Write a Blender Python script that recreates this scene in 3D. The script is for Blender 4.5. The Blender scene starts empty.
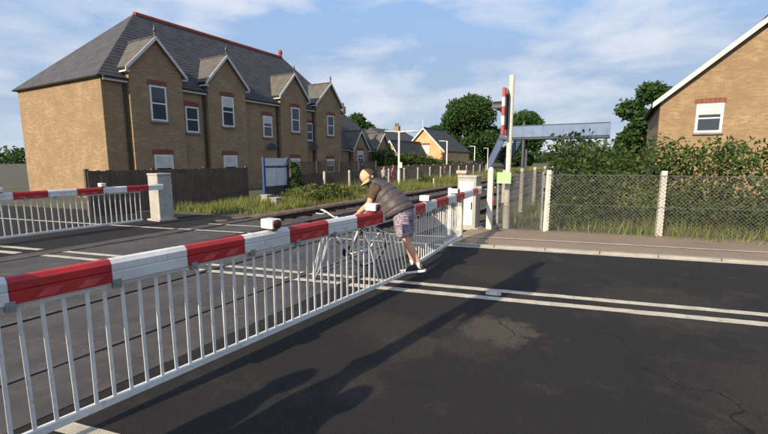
import bpy, bmesh, math, random
import numpy as np
from mathutils import Vector, Matrix
R = math.radians
PI = math.pi
random.seed(7)
rng = np.random.default_rng(11)
SC = bpy.context.scene
COL = SC.collection

# world frame: x runs along the railway, y runs away from the camera side across it, z up, metres
# ------------------------------------------------------------------ camera, sky, sun, exposure
cam_d = bpy.data.cameras.new("camera")
cam = bpy.data.objects.new("camera", cam_d)
COL.objects.link(cam)
AL = R(29.68)
PITCH = R(8.05)
look = Vector((math.cos(AL) * math.cos(PITCH), math.sin(AL) * math.cos(PITCH), -math.sin(PITCH)))
cam.location = (0, 0, 1.7)
cam.rotation_euler = look.to_track_quat('-Z', 'Y').to_euler()
cam_d.sensor_width = 36
cam_d.lens = 19.22
cam_d.clip_start = 0.05
cam_d.clip_end = 2000
SC.camera = cam

SUN_EL = R(27)
to_sun = Vector((-0.986 * math.cos(SUN_EL), 0.165 * math.cos(SUN_EL), math.sin(SUN_EL))).normalized()
CLOUD_OFF = (7.7, 1.1, 0.2)
W = bpy.data.worlds.new("World")
SC.world = W
W.use_nodes = True
wn = W.node_tree
wn.nodes.clear()
def wnode(t, **k):
    n = wn.nodes.new(t)
    for a, b in k.items():
        setattr(n, a, b)
    return n
sky = wnode('ShaderNodeTexSky', sky_type='NISHITA', sun_disc=False, sun_elevation=SUN_EL,
            sun_rotation=math.atan2(to_sun.x, to_sun.y), air_density=1.0, dust_density=1.2, ozone_density=2.2)
tc = wnode('ShaderNodeTexCoord')
sep = wnode('ShaderNodeSeparateXYZ')
wn.links.new(tc.outputs['Generated'], sep.inputs[0])
def wmath(op, a, b=None, clamp=False):
    n = wnode('ShaderNodeMath', operation=op, use_clamp=clamp)
    for i, s in enumerate((a, b)):
        if s is None:
            continue
        if isinstance(s, (int, float)):
            n.inputs[i].default_value = s
        else:
            wn.links.new(s, n.inputs[i])
    return n.outputs[0]
comb = wnode('ShaderNodeCombineXYZ')
wn.links.new(sep.outputs[0], comb.inputs[0]); wn.links.new(sep.outputs[1], comb.inputs[1])
wn.links.new(wmath('MULTIPLY', sep.outputs[2], 3.0), comb.inputs[2])
mp = wnode('ShaderNodeMapping')
mp.inputs['Location'].default_value = CLOUD_OFF
wn.links.new(comb.outputs[0], mp.inputs[0])
n1 = wnode('ShaderNodeTexNoise'); n1.inputs['Scale'].default_value = 4.0; n1.inputs['Detail'].default_value = 7; n1.inputs['Roughness'].default_value = 0.52
n1.inputs['Distortion'].default_value = 0.25
wn.links.new(mp.outputs[0], n1.inputs['Vector'])
cr = wnode('ShaderNodeValToRGB')
cr.color_ramp.elements[0].position = 0.43; cr.color_ramp.elements[0].color = (0, 0, 0, 1)
cr.color_ramp.elements[1].position = 0.66; cr.color_ramp.elements[1].color = (1, 1, 1, 1)
wn.links.new(n1.outputs[0], cr.inputs[0])
cfac = wmath('MULTIPLY', cr.outputs[0], 0.8)
mixc = wnode('ShaderNodeMixRGB')
mixc.inputs[2].default_value = (2.95, 3.05, 3.3, 1)
wn.links.new(cfac, mixc.inputs[0]); wn.links.new(sky.outputs[0], mixc.inputs[1])
bg = wnode('ShaderNodeBackground'); bg.inputs['Strength'].default_value = 0.15
wo = wnode('ShaderNodeOutputWorld')
zpos = wmath('MAXIMUM', sep.outputs[2], 0.0)
ramp = wnode('ShaderNodeValToRGB')
ramp.color_ramp.elements[0].position = 0.0; ramp.color_ramp.elements[0].color = (1.72, 2.12, 2.55, 1)
ramp.color_ramp.elements[1].position = 0.42; ramp.color_ramp.elements[1].color = (0.98, 1.66, 2.85, 1)
wn.links.new(zpos, ramp.inputs[0])
hz = wmath('MULTIPLY', wmath('SUBTRACT', 1.0, wmath('DIVIDE', zpos, 0.95), True), 1.3, True)
mixh = wnode('ShaderNodeMixRGB')
wn.links.new(ramp.outputs[0], mixh.inputs[2])
wn.links.new(hz, mixh.inputs[0]); wn.links.new(sky.outputs[0], mixh.inputs[1])
wn.links.new(mixh.outputs[0], mixc.inputs[1])
wn.links.new(mixc.outputs[0], bg.inputs['Color']); wn.links.new(bg.outputs[0], wo.inputs['Surface'])

sun_d = bpy.data.lights.new("sun", 'SUN')
sun_d.energy = 3.3
sun_d.angle = R(0.5)
sun_d.color = (1.0, 0.86, 0.66)
sun = bpy.data.objects.new("sun", sun_d)
COL.objects.link(sun)
sun.rotation_euler = (-to_sun).to_track_quat('-Z', 'Y').to_euler()
sun.location = (-20, 5, 30)
SC.view_settings.view_transform = 'Standard'
SC.view_settings.look = 'None'
SC.view_settings.exposure = 0.9
SC.view_settings.gamma = 1.0

# ------------------------------------------------------------------ materials
def new_mat(name):
    m = bpy.data.materials.new(name)
    m.use_nodes = True
    nt = m.node_tree
    return m, nt, nt.nodes['Principled BSDF']
def nd(nt, t, **k):
    n = nt.nodes.new(t)
    for a, b in k.items():
        setattr(n, a, b)
    return n
def noise_fac(nt, scale, detail=5, rough=0.55, lo=0.35, hi=0.65, vec=None):
    if vec is None:
        t = nd(nt, 'ShaderNodeNewGeometry'); vec = t.outputs['Position']
    n = nd(nt, 'ShaderNodeTexNoise')
    n.inputs['Scale'].default_value = scale; n.inputs['Detail'].default_value = detail; n.inputs['Roughness'].default_value = rough
    nt.links.new(vec, n.inputs['Vector'])
    r = nd(nt, 'ShaderNodeMapRange'); r.inputs[1].default_value = lo; r.inputs[2].default_value = hi
    nt.links.new(n.outputs[0], r.inputs[0])
    return r.outputs[0]
def mixrgb(nt, f, a, b, blend='MIX'):
    n = nd(nt, 'ShaderNodeMixRGB', blend_type=blend)
    for i, s in enumerate((f, a, b)):
        if isinstance(s, (int, float)):
            n.inputs[i].default_value = s
        elif isinstance(s, tuple):
            n.inputs[i].default_value = (*s, 1)
        else:
            nt.links.new(s, n.inputs[i])
    return n.outputs[0]
def bump(nt, bs, height, strength=0.3, dist=0.01):
    b = nd(nt, 'ShaderNodeBump'); b.inputs['Strength'].default_value = strength; b.inputs['Distance'].default_value = dist
    nt.links.new(height, b.inputs['Height']); nt.links.new(b.outputs[0], bs.inputs['Normal'])
def mat(name, c, c2=None, scale=6, rough=0.7, metal=0.0, bump_s=0.0, bump_scale=60, grime=None, lo=0.35, hi=0.65, spec=None):
    m, nt, bs = new_mat(name)
    bs.inputs['Roughness'].default_value = rough
    bs.inputs['Metallic'].default_value = metal
    if spec is not None:
        bs.inputs['Specular IOR Level'].default_value = spec
    if c2 is None:
        c2 = tuple(x * 0.8 for x in c)
    col = mixrgb(nt, noise_fac(nt, scale, lo=lo, hi=hi), c, c2)
    if grime:
        col = mixrgb(nt, noise_fac(nt, scale * 3.3, 8, 0.7, 0.55, 0.75), col, grime)
    nt.links.new(col, bs.inputs['Base Color'])
    if bump_s:
        bump(nt, bs, noise_fac(nt, bump_scale, 3, lo=0.2, hi=0.8), bump_s)
    return m
M = {}
def asphalt(name, base, spot, dust, patches=()):
    m, nt, bs = new_mat(name)
    bs.inputs['Roughness'].default_value = 0.86
    bs.inputs['Specular IOR Level'].default_value = 0.3
    fine = noise_fac(nt, 120, 3, 0.75, 0.44, 0.64)
    mid = noise_fac(nt, 0.9, 6, 0.6, 0.35, 0.7)
    col = mixrgb(nt, mid, base, tuple(x * 0.72 for x in base))
    col = mixrgb(nt, fine, col, tuple(x * 2.1 for x in base))
    # dusty worn patches, broken up by fine grit
    g1 = noise_fac(nt, 1.7, 7, 0.68, 0.56, 0.74)
    g2 = noise_fac(nt, 34, 4, 0.75, 0.35, 0.65)
    mm = nd(nt, 'ShaderNodeMath', operation='MULTIPLY'); nt.links.new(g1, mm.inputs[0]); nt.links.new(g2, mm.inputs[1])
    col = mixrgb(nt, mm.outputs[0], col, dust)
    if patches:
        gp = nd(nt, 'ShaderNodeNewGeometry')
        for (px_, py_, r_, amt) in patches:     # worn pale patches with ragged outlines at fixed places on the road
            dn = nd(nt, 'ShaderNodeVectorMath', operation='DISTANCE'); dn.inputs[1].default_value = (px_, py_, 0)
            nt.links.new(gp.outputs['Position'], dn.inputs[0])
            wob = noise_fac(nt, 4.5, 7, 0.7, 0.2, 0.8)
            a1 = nd(nt, 'ShaderNodeMath', operation='MULTIPLY_ADD'); a1.inputs[1].default_value = r_ * 1.1; a1.inputs[2].default_value = -r_ * .55
            nt.links.new(wob, a1.inputs[0])
            a2 = nd(nt, 'ShaderNodeMath', operation='ADD'); nt.links.new(dn.outputs['Value'], a2.inputs[0]); nt.links.new(a1.outputs[0], a2.inputs[1])
            mr = nd(nt, 'ShaderNodeMapRange'); mr.inputs[1].default_value = r_; mr.inputs[2].default_value = r_ * .55; nt.links.new(a2.outputs[0], mr.inputs[0])
            ml = nd(nt, 'ShaderNodeMath', operation='MULTIPLY'); ml.inputs[1].default_value = amt; nt.links.new(mr.outputs[0], ml.inputs[0])
            m3 = nd(nt, 'ShaderNodeMath', operation='MULTIPLY'); nt.links.new(ml.outputs[0], m3.inputs[0]); nt.links.new(noise_fac(nt, 40, 4, .75, .3, .6), m3.inputs[1])
            col = mixrgb(nt, m3.outputs[0], col, dust)
    v = nd(nt, 'ShaderNodeTexVoronoi'); v.inputs['Scale'].default_value = 75
    g = nd(nt, 'ShaderNodeNewGeometry'); nt.links.new(g.outputs['Position'], v.inputs['Vector'])
    lt = nd(nt, 'ShaderNodeMath', operation='LESS_THAN'); lt.inputs[1].default_value = 0.16; nt.links.new(v.outputs['Distance'], lt.inputs[0])
    sp = nd(nt, 'ShaderNodeMath', operation='MULTIPLY'); sp.inputs[1].default_value = 0.6
    nt.links.new(lt.outputs[0], sp.inputs[0])
    col = mixrgb(nt, sp.outputs[0], col, spot)
    # hairline cracks
    ve = nd(nt, 'ShaderNodeTexVoronoi', feature='DISTANCE_TO_EDGE'); ve.inputs['Scale'].default_value = 0.42
    gg = nd(nt, 'ShaderNodeNewGeometry')
    nz = nd(nt, 'ShaderNodeTexNoise'); nz.inputs['Scale'].default_value = 2.2; nz.inputs['Detail'].default_value = 6
    nt.links.new(gg.outputs['Position'], nz.inputs['Vector'])
    va = nd(nt, 'ShaderNodeVectorMath', operation='MULTIPLY_ADD'); va.inputs[1].default_value = (.9, .9, 0)
    nt.links.new(nz.outputs['Color'], va.inputs[0]); nt.links.new(gg.outputs['Position'], va.inputs[2]); nt.links.new(va.outputs[0], ve.inputs['Vector'])
    ck = nd(nt, 'ShaderNodeMapRange'); ck.inputs[1].default_value = .0045; ck.inputs[2].default_value = .0015; nt.links.new(ve.outputs['Distance'], ck.inputs[0])
    cm = nd(nt, 'ShaderNodeMath', operation='MULTIPLY'); nt.links.new(ck.outputs[0], cm.inputs[0]); nt.links.new(noise_fac(nt, .8, 3, .5, .5, .6), cm.inputs[1])
    col = mixrgb(nt, cm.outputs[0], col, tuple(x * .35 for x in base))
    nt.links.new(col, bs.inputs['Base Color'])
    bump(nt, bs, fine, 0.7, 0.007)
    return m
M['asphalt'] = asphalt('asphalt', (0.0180, 0.0158, 0.0150), (0.08, 0.072, 0.06), (0.085, 0.07, 0.052), [(3.98, .93, .40, 1.9), (3.55, 1.05, .38, .45), (3.2, 1.55, .3, .45), (3.5, 1.95, .45, .35), (6.0, 1.6, .6, .3), (2.4, 1.6, .3, .4), (5.6, -.6, 1.0, .4), (3.6, -1.5, 1.1, .35)])
M['pave'] = asphalt('pavement_surface', (0.25, 0.19, 0.14), (0.34, 0.28, 0.21), (0.33, 0.25, 0.18))
M['deck'] = mat('deck_panel', (0.085, 0.075, 0.068), (0.05, 0.045, 0.043), 2.2, 0.85, bump_s=0.3, bump_scale=80, grime=(0.13, 0.105, 0.08))
M['ground'] = mat('earth', (0.10, 0.085, 0.05), (0.06, 0.065, 0.03), 0.6, 0.95, bump_s=0.4, bump_scale=12)
M['ballast'] = mat('ballast_stone', (0.085, 0.066, 0.052), (0.03, 0.024, 0.02), 9, 0.95, bump_s=0.8, bump_scale=30)
M['ballast_edge'] = mat('rusty_cess', (0.20, 0.12, 0.07), (0.11, 0.075, 0.045), 5, 0.95, bump_s=0.6, bump_scale=30)
M['rail'] = mat('rail_rust', (0.06, 0.035, 0.025), (0.03, 0.02, 0.016), 8, 0.7)
M['railtop'] = mat('rail_head', (0.22, 0.20, 0.18), (0.12, 0.11, 0.10), 8, 0.4, 0.8)
M['sleeper'] = mat('sleeper_concrete', (0.075, 0.062, 0.052), (0.04, 0.034, 0.028), 3, 0.9)
M['line'] = mat('road_paint', (0.60, 0.54, 0.43), (0.44, 0.39, 0.30), 5, 0.8, grime=(0.10, 0.085, 0.065), bump_s=.3, bump_scale=140)
M['kerb'] = mat('kerb_stone', (0.42, 0.38, 0.31), (0.30, 0.27, 0.22), 3, 0.85, bump_s=0.2)
M['white'] = mat('white_gloss', (0.76, 0.75, 0.72), (0.62, 0.61, 0.57), 4, 0.55, grime=(0.36, 0.32, 0.26), bump_s=.08, bump_scale=30)
M['whitebar'] = mat('white_bar', (0.78, 0.76, 0.71), (0.66, 0.64, 0.59), 5, 0.5, grime=(0.38, 0.33, 0.26))
M['red'] = mat('red_reflective', (0.50, 0.026, 0.026), (0.36, 0.018, 0.018), 4, 0.5, grime=(0.22, 0.04, 0.03), bump_s=.08, bump_scale=30)
M['redtape'] = mat('red_sheeting_fleck', (0.62, 0.10, 0.09), (0.55, 0.06, 0.06), 8, 0.35)
M['lens'] = mat('red_lens', (0.13, 0.016, 0.016), (0.08, 0.012, 0.012), 20, 0.25)
M['amber'] = mat('amber_lens', (0.5, 0.2, 0.02), None, 20, 0.2)
M['black'] = mat('black_paint', (0.018, 0.018, 0.02), (0.03, 0.03, 0.03), 6, 0.5)
M['grey'] = mat('grey_steel', (0.36, 0.36, 0.35), (0.26, 0.26, 0.25), 4, 0.5, 0.3)
M['greybox'] = mat('grey_cabinet', (0.44, 0.42, 0.37), (0.36, 0.34, 0.29), 3, 0.6, grime=(0.22, 0.19, 0.15))
M['cream'] = mat('cream_panel', (0.78, 0.74, 0.64), (0.70, 0.66, 0.56), 2, 0.5, grime=(0.5, 0.44, 0.34))
M['concrete'] = mat('concrete_post', (0.50, 0.46, 0.38), (0.36, 0.33, 0.27), 5, 0.9, bump_s=0.25, grime=(0.22, 0.19, 0.14))
M['whiteconc'] = mat('painted_post', (0.70, 0.66, 0.56), (0.58, 0.54, 0.45), 4, 0.75, bump_s=0.2, grime=(0.35, 0.28, 0.2))
M['wire'] = mat('galvanised_wire', (0.16, 0.16, 0.15), None, 9, 0.6, 0.4)
M['board'] = mat('weathered_board', (0.13, 0.092, 0.066), (0.085, 0.06, 0.043), 3, 0.9, bump_s=0.3, bump_scale=25)
M['board2'] = mat('grey_brown_board', (0.35, 0.25, 0.165), (0.24, 0.17, 0.11), 3, 0.9, bump_s=0.3, bump_scale=25)
M['bluepost'] = mat('blue_post', (0.05, 0.075, 0.22), (0.04, 0.055, 0.16), 4, 0.5)
M['signwhite'] = mat('sign_panel', (0.62, 0.64, 0.66), (0.55, 0.57, 0.60), 1.5, 0.5)
M['signdark'] = mat('sign_lower_panel', (0.06, 0.058, 0.058), None, 3, 0.7)
M['green'] = mat('lime_sign', (0.38, 0.74, 0.26), (0.34, 0.70, 0.22), 3, 0.5)
M['slate'] = mat('slate_tiles', (0.075, 0.072, 0.075), (0.045, 0.043, 0.047), 2.5, 0.8)
M['baySlate'] = mat('sun_lightened_slate', (0.14, 0.125, 0.108), (0.095, 0.085, 0.075), 2.5, 0.85)  # paler slate copy; the sunlight on the bay slopes is put into its colour
M['ridge'] = mat('red_ridge_tile', (0.34, 0.085, 0.04), (0.24, 0.06, 0.03), 4, 0.8)
M['barge'] = mat('white_bargeboard', (0.62, 0.60, 0.56), (0.5, 0.48, 0.44), 3, 0.6)
M['frame'] = mat('white_window_frame', (0.74, 0.74, 0.73), (0.66, 0.66, 0.65), 3, 0.5)
M['sill'] = mat('stone_sill', (0.24, 0.22, 0.19), (0.17, 0.155, 0.13), 4, 0.8)
M['pipe'] = mat('dark_pipe', (0.03, 0.026, 0.024), None, 4, 0.5)
M['redbrick'] = mat('red_brick_lintel', (0.24, 0.085, 0.05), (0.16, 0.06, 0.04), 8, 0.9)
M['bridge'] = mat('blue_grey_bridge', (0.15, 0.22, 0.36), (0.12, 0.17, 0.29), 1.5, 0.55)
M['bridgedark'] = mat('bridge_steel_dark', (0.05, 0.06, 0.08), None, 2, 0.6)
M['bark'] = mat('bark', (0.085, 0.065, 0.045), (0.05, 0.04, 0.03), 6, 0.95, bump_s=0.5, bump_scale=20)

def glass():
    m, nt, bs = new_mat('window_glass')
    bs.inputs['Base Color'].default_value = (0.05, 0.06, 0.072, 1)
    bs.inputs['Roughness'].default_value = 0.05
    bs.inputs['Specular IOR Level'].default_value = 0.35
    return m
M['glass'] = glass()
M['blind'] = mat('pale_blind', (0.62, 0.60, 0.55), None, 3, 0.8)

def brick(name, a, b, mortar):
    m, nt, bs = new_mat(name)
    bs.inputs['Roughness'].default_value = 0.9
    g = nd(nt, 'ShaderNodeNewGeometry')
    s = nd(nt, 'ShaderNodeSeparateXYZ'); nt.links.new(g.outputs['Position'], s.inputs[0])
    ad = nd(nt, 'ShaderNodeMath', operation='ADD'); nt.links.new(s.outputs[0], ad.inputs[0]); nt.links.new(s.outputs[1], ad.inputs[1])
    c = nd(nt, 'ShaderNodeCombineXYZ'); nt.links.new(ad.outputs[0], c.inputs[0]); nt.links.new(s.outputs[2], c.inputs[1])
    bt = nd(nt, 'ShaderNodeTexBrick')
    bt.inputs['Scale'].default_value = 1.0
    bt.inputs['Brick Width'].default_value = 0.225; bt.inputs['Row Height'].default_value = 0.075; bt.inputs['Mortar Size'].default_value = 0.006
    bt.inputs['Color1'].default_value = (*a, 1); bt.inputs['Color2'].default_value = (*b, 1); bt.inputs['Mortar'].default_value = (*mortar, 1)
    nt.links.new(c.outputs[0], bt.inputs['Vector'])
    col = mixrgb(nt, noise_fac(nt, 1.3, 6, 0.6, 0.35, 0.7), bt.outputs[0], tuple(x * 0.62 for x in a))
    col = mixrgb(nt, noise_fac(nt, 9, 4, 0.6, 0.5, 0.75), col, tuple(x * 1.25 for x in b))
    nt.links.new(col, bs.inputs['Base Color'])
    bump(nt, bs, bt.outputs['Fac'], -0.3, 0.008)
    return m
M['stock'] = brick('stock_brick', (0.38, 0.255, 0.135), (0.23, 0.145, 0.078), (0.36, 0.29, 0.195))
M['orange'] = brick('orange_brick', (0.64, 0.45, 0.22), (0.56, 0.37, 0.17), (0.54, 0.42, 0.27))

def leafmat(name, cols, trans=0.25):
    m, nt, bs = new_mat(name)
    g = nd(nt, 'ShaderNodeNewGeometry')
    r = nd(nt, 'ShaderNodeValToRGB')
    e = r.color_ramp.elements
    e[0].color = (*cols[0], 1); e[1].color = (*cols[-1], 1)
    for i, c in enumerate(cols[1:-1]):
        k = e.new((i + 1) / (len(cols) - 1)); k.color = (*c, 1)
    nt.links.new(g.outputs['Random Per Island'], r.inputs[0])
    nt.links.new(r.outputs[0], bs.inputs['Base Color'])
    bs.inputs['Roughness'].default_value = 0.65
    bs.inputs['Specular IOR Level'].default_value = 0.25
    tr = nd(nt, 'ShaderNodeBsdfTranslucent'); nt.links.new(r.outputs[0], tr.inputs[0])
    mx = nd(nt, 'ShaderNodeMixShader'); mx.inputs[0].default_value = trans
    out = nt.nodes['Material Output']
    nt.links.new(bs.outputs[0], mx.inputs[1]); nt.links.new(tr.outputs[0], mx.inputs[2]); nt.links.new(mx.outputs[0], out.inputs['Surface'])
    return m
M['leaf_tree'] = leafmat('tree_leaves', [(0.016, 0.043, 0.011), (0.038, 0.088, 0.018), (0.062, 0.12, 0.026), (0.026, 0.064, 0.015)])
M['leaf_hedge'] = leafmat('hedge_leaves', [(0.025, 0.055, 0.013), (0.06, 0.10, 0.022), (0.105, 0.14, 0.033), (0.035, 0.07, 0.016)])
M['leaf_dark'] = leafmat('dark_evergreen_leaves', [(0.010, 0.026, 0.010), (0.022, 0.045, 0.014), (0.03, 0.06, 0.018)])
M['leaf_bush'] = leafmat('bramble_leaves', [(0.03, 0.06, 0.012), (0.09, 0.14, 0.025), (0.15, 0.18, 0.04), (0.20, 0.16, 0.06), (0.05, 0.09, 0.02)], 0.3)
M['grass'] = leafmat('verge_grass', [(0.07, 0.12, 0.02), (0.15, 0.20, 0.035), (0.23, 0.26, 0.06), (0.38, 0.34, 0.15), (0.10, 0.16, 0.025), (0.30, 0.27, 0.09)], 0.3)
M['skin'] = mat('skin', (0.62, 0.36, 0.23), (0.54, 0.29, 0.18), 14, 0.5, spec=0.35)
M['skin_dark'] = mat('ruddy_face', (0.42, 0.20, 0.13), (0.36, 0.16, 0.10), 20, 0.5, spec=0.35)
M['hair'] = mat('dark_hair', (0.035, 0.022, 0.016), (0.02, 0.013, 0.01), 60, 0.6, bump_s=0.5, bump_scale=220)
M['gilet'] = mat('gilet_fabric', (0.088, 0.068, 0.066), (0.066, 0.051, 0.050), 18, 0.55, bump_s=0.25, bump_scale=40)
M['giletdark'] = mat('gilet_lining', (0.05, 0.042, 0.044), None, 18, 0.7)
M['tshirt'] = mat('olive_tshirt', (0.10, 0.066, 0.035), (0.075, 0.05, 0.026), 14, 0.9, bump_s=0.2, bump_scale=60)
M['cap'] = mat('tan_cap', (0.62, 0.42, 0.22), (0.54, 0.36, 0.18), 14, 0.8, bump_s=0.15, bump_scale=150)
M['capdark'] = mat('brown_cap_back', (0.085, 0.05, 0.035), (0.06, 0.036, 0.025), 20, 0.9)
M['badge'] = mat('orange_red_patch', (0.55, 0.10, 0.04), None, 14, 0.7)
M['badgewhite'] = mat('white_stitching', (0.78, 0.74, 0.68), None, 14, 0.7)
M['sock'] = mat('white_sock', (0.75, 0.72, 0.68), None, 14, 0.9)
M['shoe'] = mat('black_shoe', (0.010, 0.010, 0.012), (0.016, 0.016, 0.018), 30, 0.6)
M['sole'] = mat('white_sole', (0.76, 0.75, 0.73), None, 10, 0.6)
M['eye'] = mat('dark_eye', (0.03, 0.02, 0.015), None, 10, 0.2)
def plaid():
    m, nt, bs = new_mat('check_shorts')
    bs.inputs['Roughness'].default_value = 0.9
    g = nd(nt, 'ShaderNodeNewGeometry')
    s = nd(nt, 'ShaderNodeSeparateXYZ'); nt.links.new(g.outputs['Position'], s.inputs[0])
    ad = nd(nt, 'ShaderNodeMath', operation='ADD'); nt.links.new(s.outputs[0], ad.inputs[0]); nt.links.new(s.outputs[1], ad.inputs[1])
    def stripe(src, period, width):
        a = nd(nt, 'ShaderNodeMath', operation='PINGPONG'); a.inputs[1].default_value = period / 2; nt.links.new(src, a.inputs[0])
        b = nd(nt, 'ShaderNodeMath', operation='LESS_THAN'); b.inputs[1].default_value = width; nt.links.new(a.outputs[0], b.inputs[0])
        return b.outputs[0]
    base = mixrgb(nt, noise_fac(nt, 60, 3), (0.30, 0.24, 0.29), (0.22, 0.17, 0.22))
    c = mixrgb(nt, stripe(ad.outputs[0], 0.034, 0.0055), base, (0.07, 0.04, 0.075))
    c = mixrgb(nt, stripe(s.outputs[2], 0.034, 0.0055), c, (0.09, 0.05, 0.09))
    c = mixrgb(nt, noise_fac(nt, 75, 2, .5, .52, .58), c, (0.46, 0.40, 0.43))
    nt.links.new(c, bs.inputs['Base Color'])
    return m
M['shorts'] = plaid()
M['tyre'] = mat('tyre_rubber', (0.025, 0.025, 0.025), None, 10, 0.8)
M['tyregrey'] = mat('pale_grey_tyre', (0.30, 0.30, 0.30), (0.2, 0.2, 0.2), 10, 0.7)
M['bikewhite'] = mat('white_bike_frame', (0.76, 0.75, 0.74), None, 5, 0.3)
M['chrome'] = mat('bright_alloy', (0.6, 0.6, 0.6), None, 5, 0.3, 0.9)

# ------------------------------------------------------------------ mesh helpers
class MB:
    def __init__(self):
        self.v = []; self.f = []
    def add(self, vs, fs):
        o = len(self.v)
        self.v += [tuple(p) for p in vs]
        self.f += [tuple(i + o for i in f) for f in fs]
        return self
    def box(self, x0, x1, y0, y1, z0, z1):
        return self.add([(x0, y0, z0), (x1, y0, z0), (x1, y1, z0), (x0, y1, z0), (x0, y0, z1), (x1, y0, z1), (x1, y1, z1), (x0, y1, z1)],
                        [(0, 3, 2, 1), (4, 5, 6, 7), (0, 1, 5, 4), (1, 2, 6, 5), (2, 3, 7, 6), (3, 0, 4, 7)])
    def hexa(self, b, t):          # bottom quad, top quad
        return self.add(list(b) + list(t), [(0, 3, 2, 1), (4, 5, 6, 7), (0, 1, 5, 4), (1, 2, 6, 5), (2, 3, 7, 6), (3, 0, 4, 7)])
    def quad(self, *p):
        return self.add(p, [tuple(range(len(p)))])
    def slab(self, pts, th):       # polygon thickened along its normal (downwards)
        P = [Vector(p) for p in pts]
        n = (P[1] - P[0]).cross(P[2] - P[0]).normalized()
        k = len(P)
        Q = [p - n * th for p in P]
        fs = [tuple(range(k)), tuple(range(2 * k - 1, k - 1, -1))]
        for i in range(k):
            j = (i + 1) % k
            fs.append((i, i + k, j + k, j))
        return self.add(P + Q, fs)
    def tube(self, pts, r, n=8, caps=True):
        pts = [Vector(p) for p in pts]
        rr = r if isinstance(r, (list, tuple)) else [r] * len(pts)
        rings = []
        up = None
        for i, p in enumerate(pts):
            a = pts[max(i - 1, 0)]; b = pts[min(i + 1, len(pts) - 1)]
            d = (b - a).normalized()
            if up is None:
                h = Vector((0, 0, 1)) if abs(d.z) < 0.9 else Vector((1, 0, 0))
                up = (h - d * h.dot(d)).normalized()
            else:
                up = (up - d * up.dot(d)).normalized()
            s = d.cross(up)
            rings.append([p + (s * math.cos(2 * PI * k / n) + up * math.sin(2 * PI * k / n)) * rr[i] for k in range(n)])
        return self.rings(rings, caps)
    def rings(self, rings, caps=True):
        n = len(rings[0]); vs = [p for r in rings for p in r]; fs = []
        for i in range(len(rings) - 1):
            for k in range(n):
                a = i * n + k; b = i * n + (k + 1) % n
                fs.append((a, b, b + n, a + n))
        if caps:
            fs.append(tuple(range(n - 1, -1, -1)))
            fs.append(tuple((len(rings) - 1) * n + k for k in range(n)))
        return self.add(vs, fs)
    def loft(self, secs, n=20, caps=True, power=1.0):
        rs = []
        for c, ax, ay in secs:
            c, ax, ay = Vector(c), Vector(ax), Vector(ay)
            ring = []
            for k in range(n):
                t = 2 * PI * k / n
                cc, ss = math.cos(t), math.sin(t)
                cc = math.copysign(abs(cc) ** power, cc); ss = math.copysign(abs(ss) ** power, ss)
                ring.append(c + ax * cc + ay * ss)
            rs.append(ring)
        return self.rings(rs, caps)
    def ellipsoid(self, c, r, nu=14, nv=10, rot=None):
        c = Vector(c)
        vs = []; fs = []
        for j in range(nv + 1):
            ph = PI * j / nv
            for i in range(nu):
                th = 2 * PI * i / nu
                p = Vector((r[0] * math.sin(ph) * math.cos(th), r[1] * math.sin(ph) * math.sin(th), r[2] * math.cos(ph)))
                if rot is not None:
                    p = rot @ p
                vs.append(c + p)
        for j in range(nv):
            for i in range(nu):
                a = j * nu + i; b = j * nu + (i + 1) % nu
                fs.append((a, a + nu, b + nu, b))
        return self.add(vs, fs)
    def mesh(self, name, m, smooth=False):
        me = bpy.data.meshes.new(name)
        me.from_pydata(self.v, [], self.f)
        bm = bmesh.new(); bm.from_mesh(me)
        bmesh.ops.remove_doubles(bm, verts=bm.verts, dist=1e-5)
        bmesh.ops.recalc_face_normals(bm, faces=bm.faces)
        bm.to_mesh(me); bm.free()
        if m is not None:
            me.materials.append(m)
        if smooth:
            me.shade_smooth()
        return me
    def build(self, name, m, parent=None, smooth=False, bevel=0, sub=0):
        o = bpy.data.objects.new(name, self.mesh(name, m, smooth))
        COL.objects.link(o)
        if parent is not None:
            o.parent = parent
        if bevel:
            b = o.modifiers.new('bevel', 'BEVEL'); b.width = bevel; b.segments = 2; b.limit_method = 'ANGLE'
        if sub:
            s = o.modifiers.new('sub', 'SUBSURF'); s.levels = sub; s.render_levels = sub
        return o
def tag(o, label=None, cat=None, group=None, kind=None):
    if label: o['label'] = label
    if cat: o['category'] = cat
    if group: o['group'] = group
    if kind: o['kind'] = kind
    return o
def thing(name, label, cat, loc=(0, 0, 0), rz=0, group=None):
    o = bpy.data.objects.new(name, None)
    COL.objects.link(o)
    o.empty_display_size = 0.2
    o.location = loc; o.rotation_euler = (0, 0, rz)
    return tag(o, label, cat, group)
def struct(name, mb, m, smooth=False):
    return tag(mb.build(name, m, None, smooth), kind='structure')
def dup(o, loc=None, rz=None, label=None, group=None, parent=None):
    c = o.copy(); COL.objects.link(c)
    if parent is not None: c.parent = parent
    if loc is not None: c.location = loc
    if rz is not None: c.rotation_euler = (0, 0, rz)
    if label: c['label'] = label
    if group: c['group'] = group
    for ch in list(o.children):
        dup(ch, parent=c)
    return c
def piece(name, me, parent, loc=(0, 0, 0), rot=None, scale=None):
    o = bpy.data.objects.new(name, me)
    COL.objects.link(o)
    o.parent = parent; o.location = loc
    if rot is not None: o.rotation_euler = rot
    if scale is not None: o.scale = scale
    return o
def soup(name, P, F, m, parent=None, smooth=False):
    # fast mesh from numpy: P (n,k,3) polygons of k vertices each
    n, k, _ = P.shape
    me = bpy.data.meshes.new(name)
    me.vertices.add(n * k); me.vertices.foreach_set('co', P.reshape(-1).astype(np.float32))
    me.loops.add(n * k); me.loops.foreach_set('vertex_index', np.arange(n * k, dtype=np.int32))
    me.polygons.add(n); me.polygons.foreach_set('loop_start', np.arange(0, n * k, k, dtype=np.int32))
    me.update(calc_edges=True)
    me.materials.append(m)
    o = bpy.data.objects.new(name, me)
    COL.objects.link(o)
    if parent is not None: o.parent = parent
    return o
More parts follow.
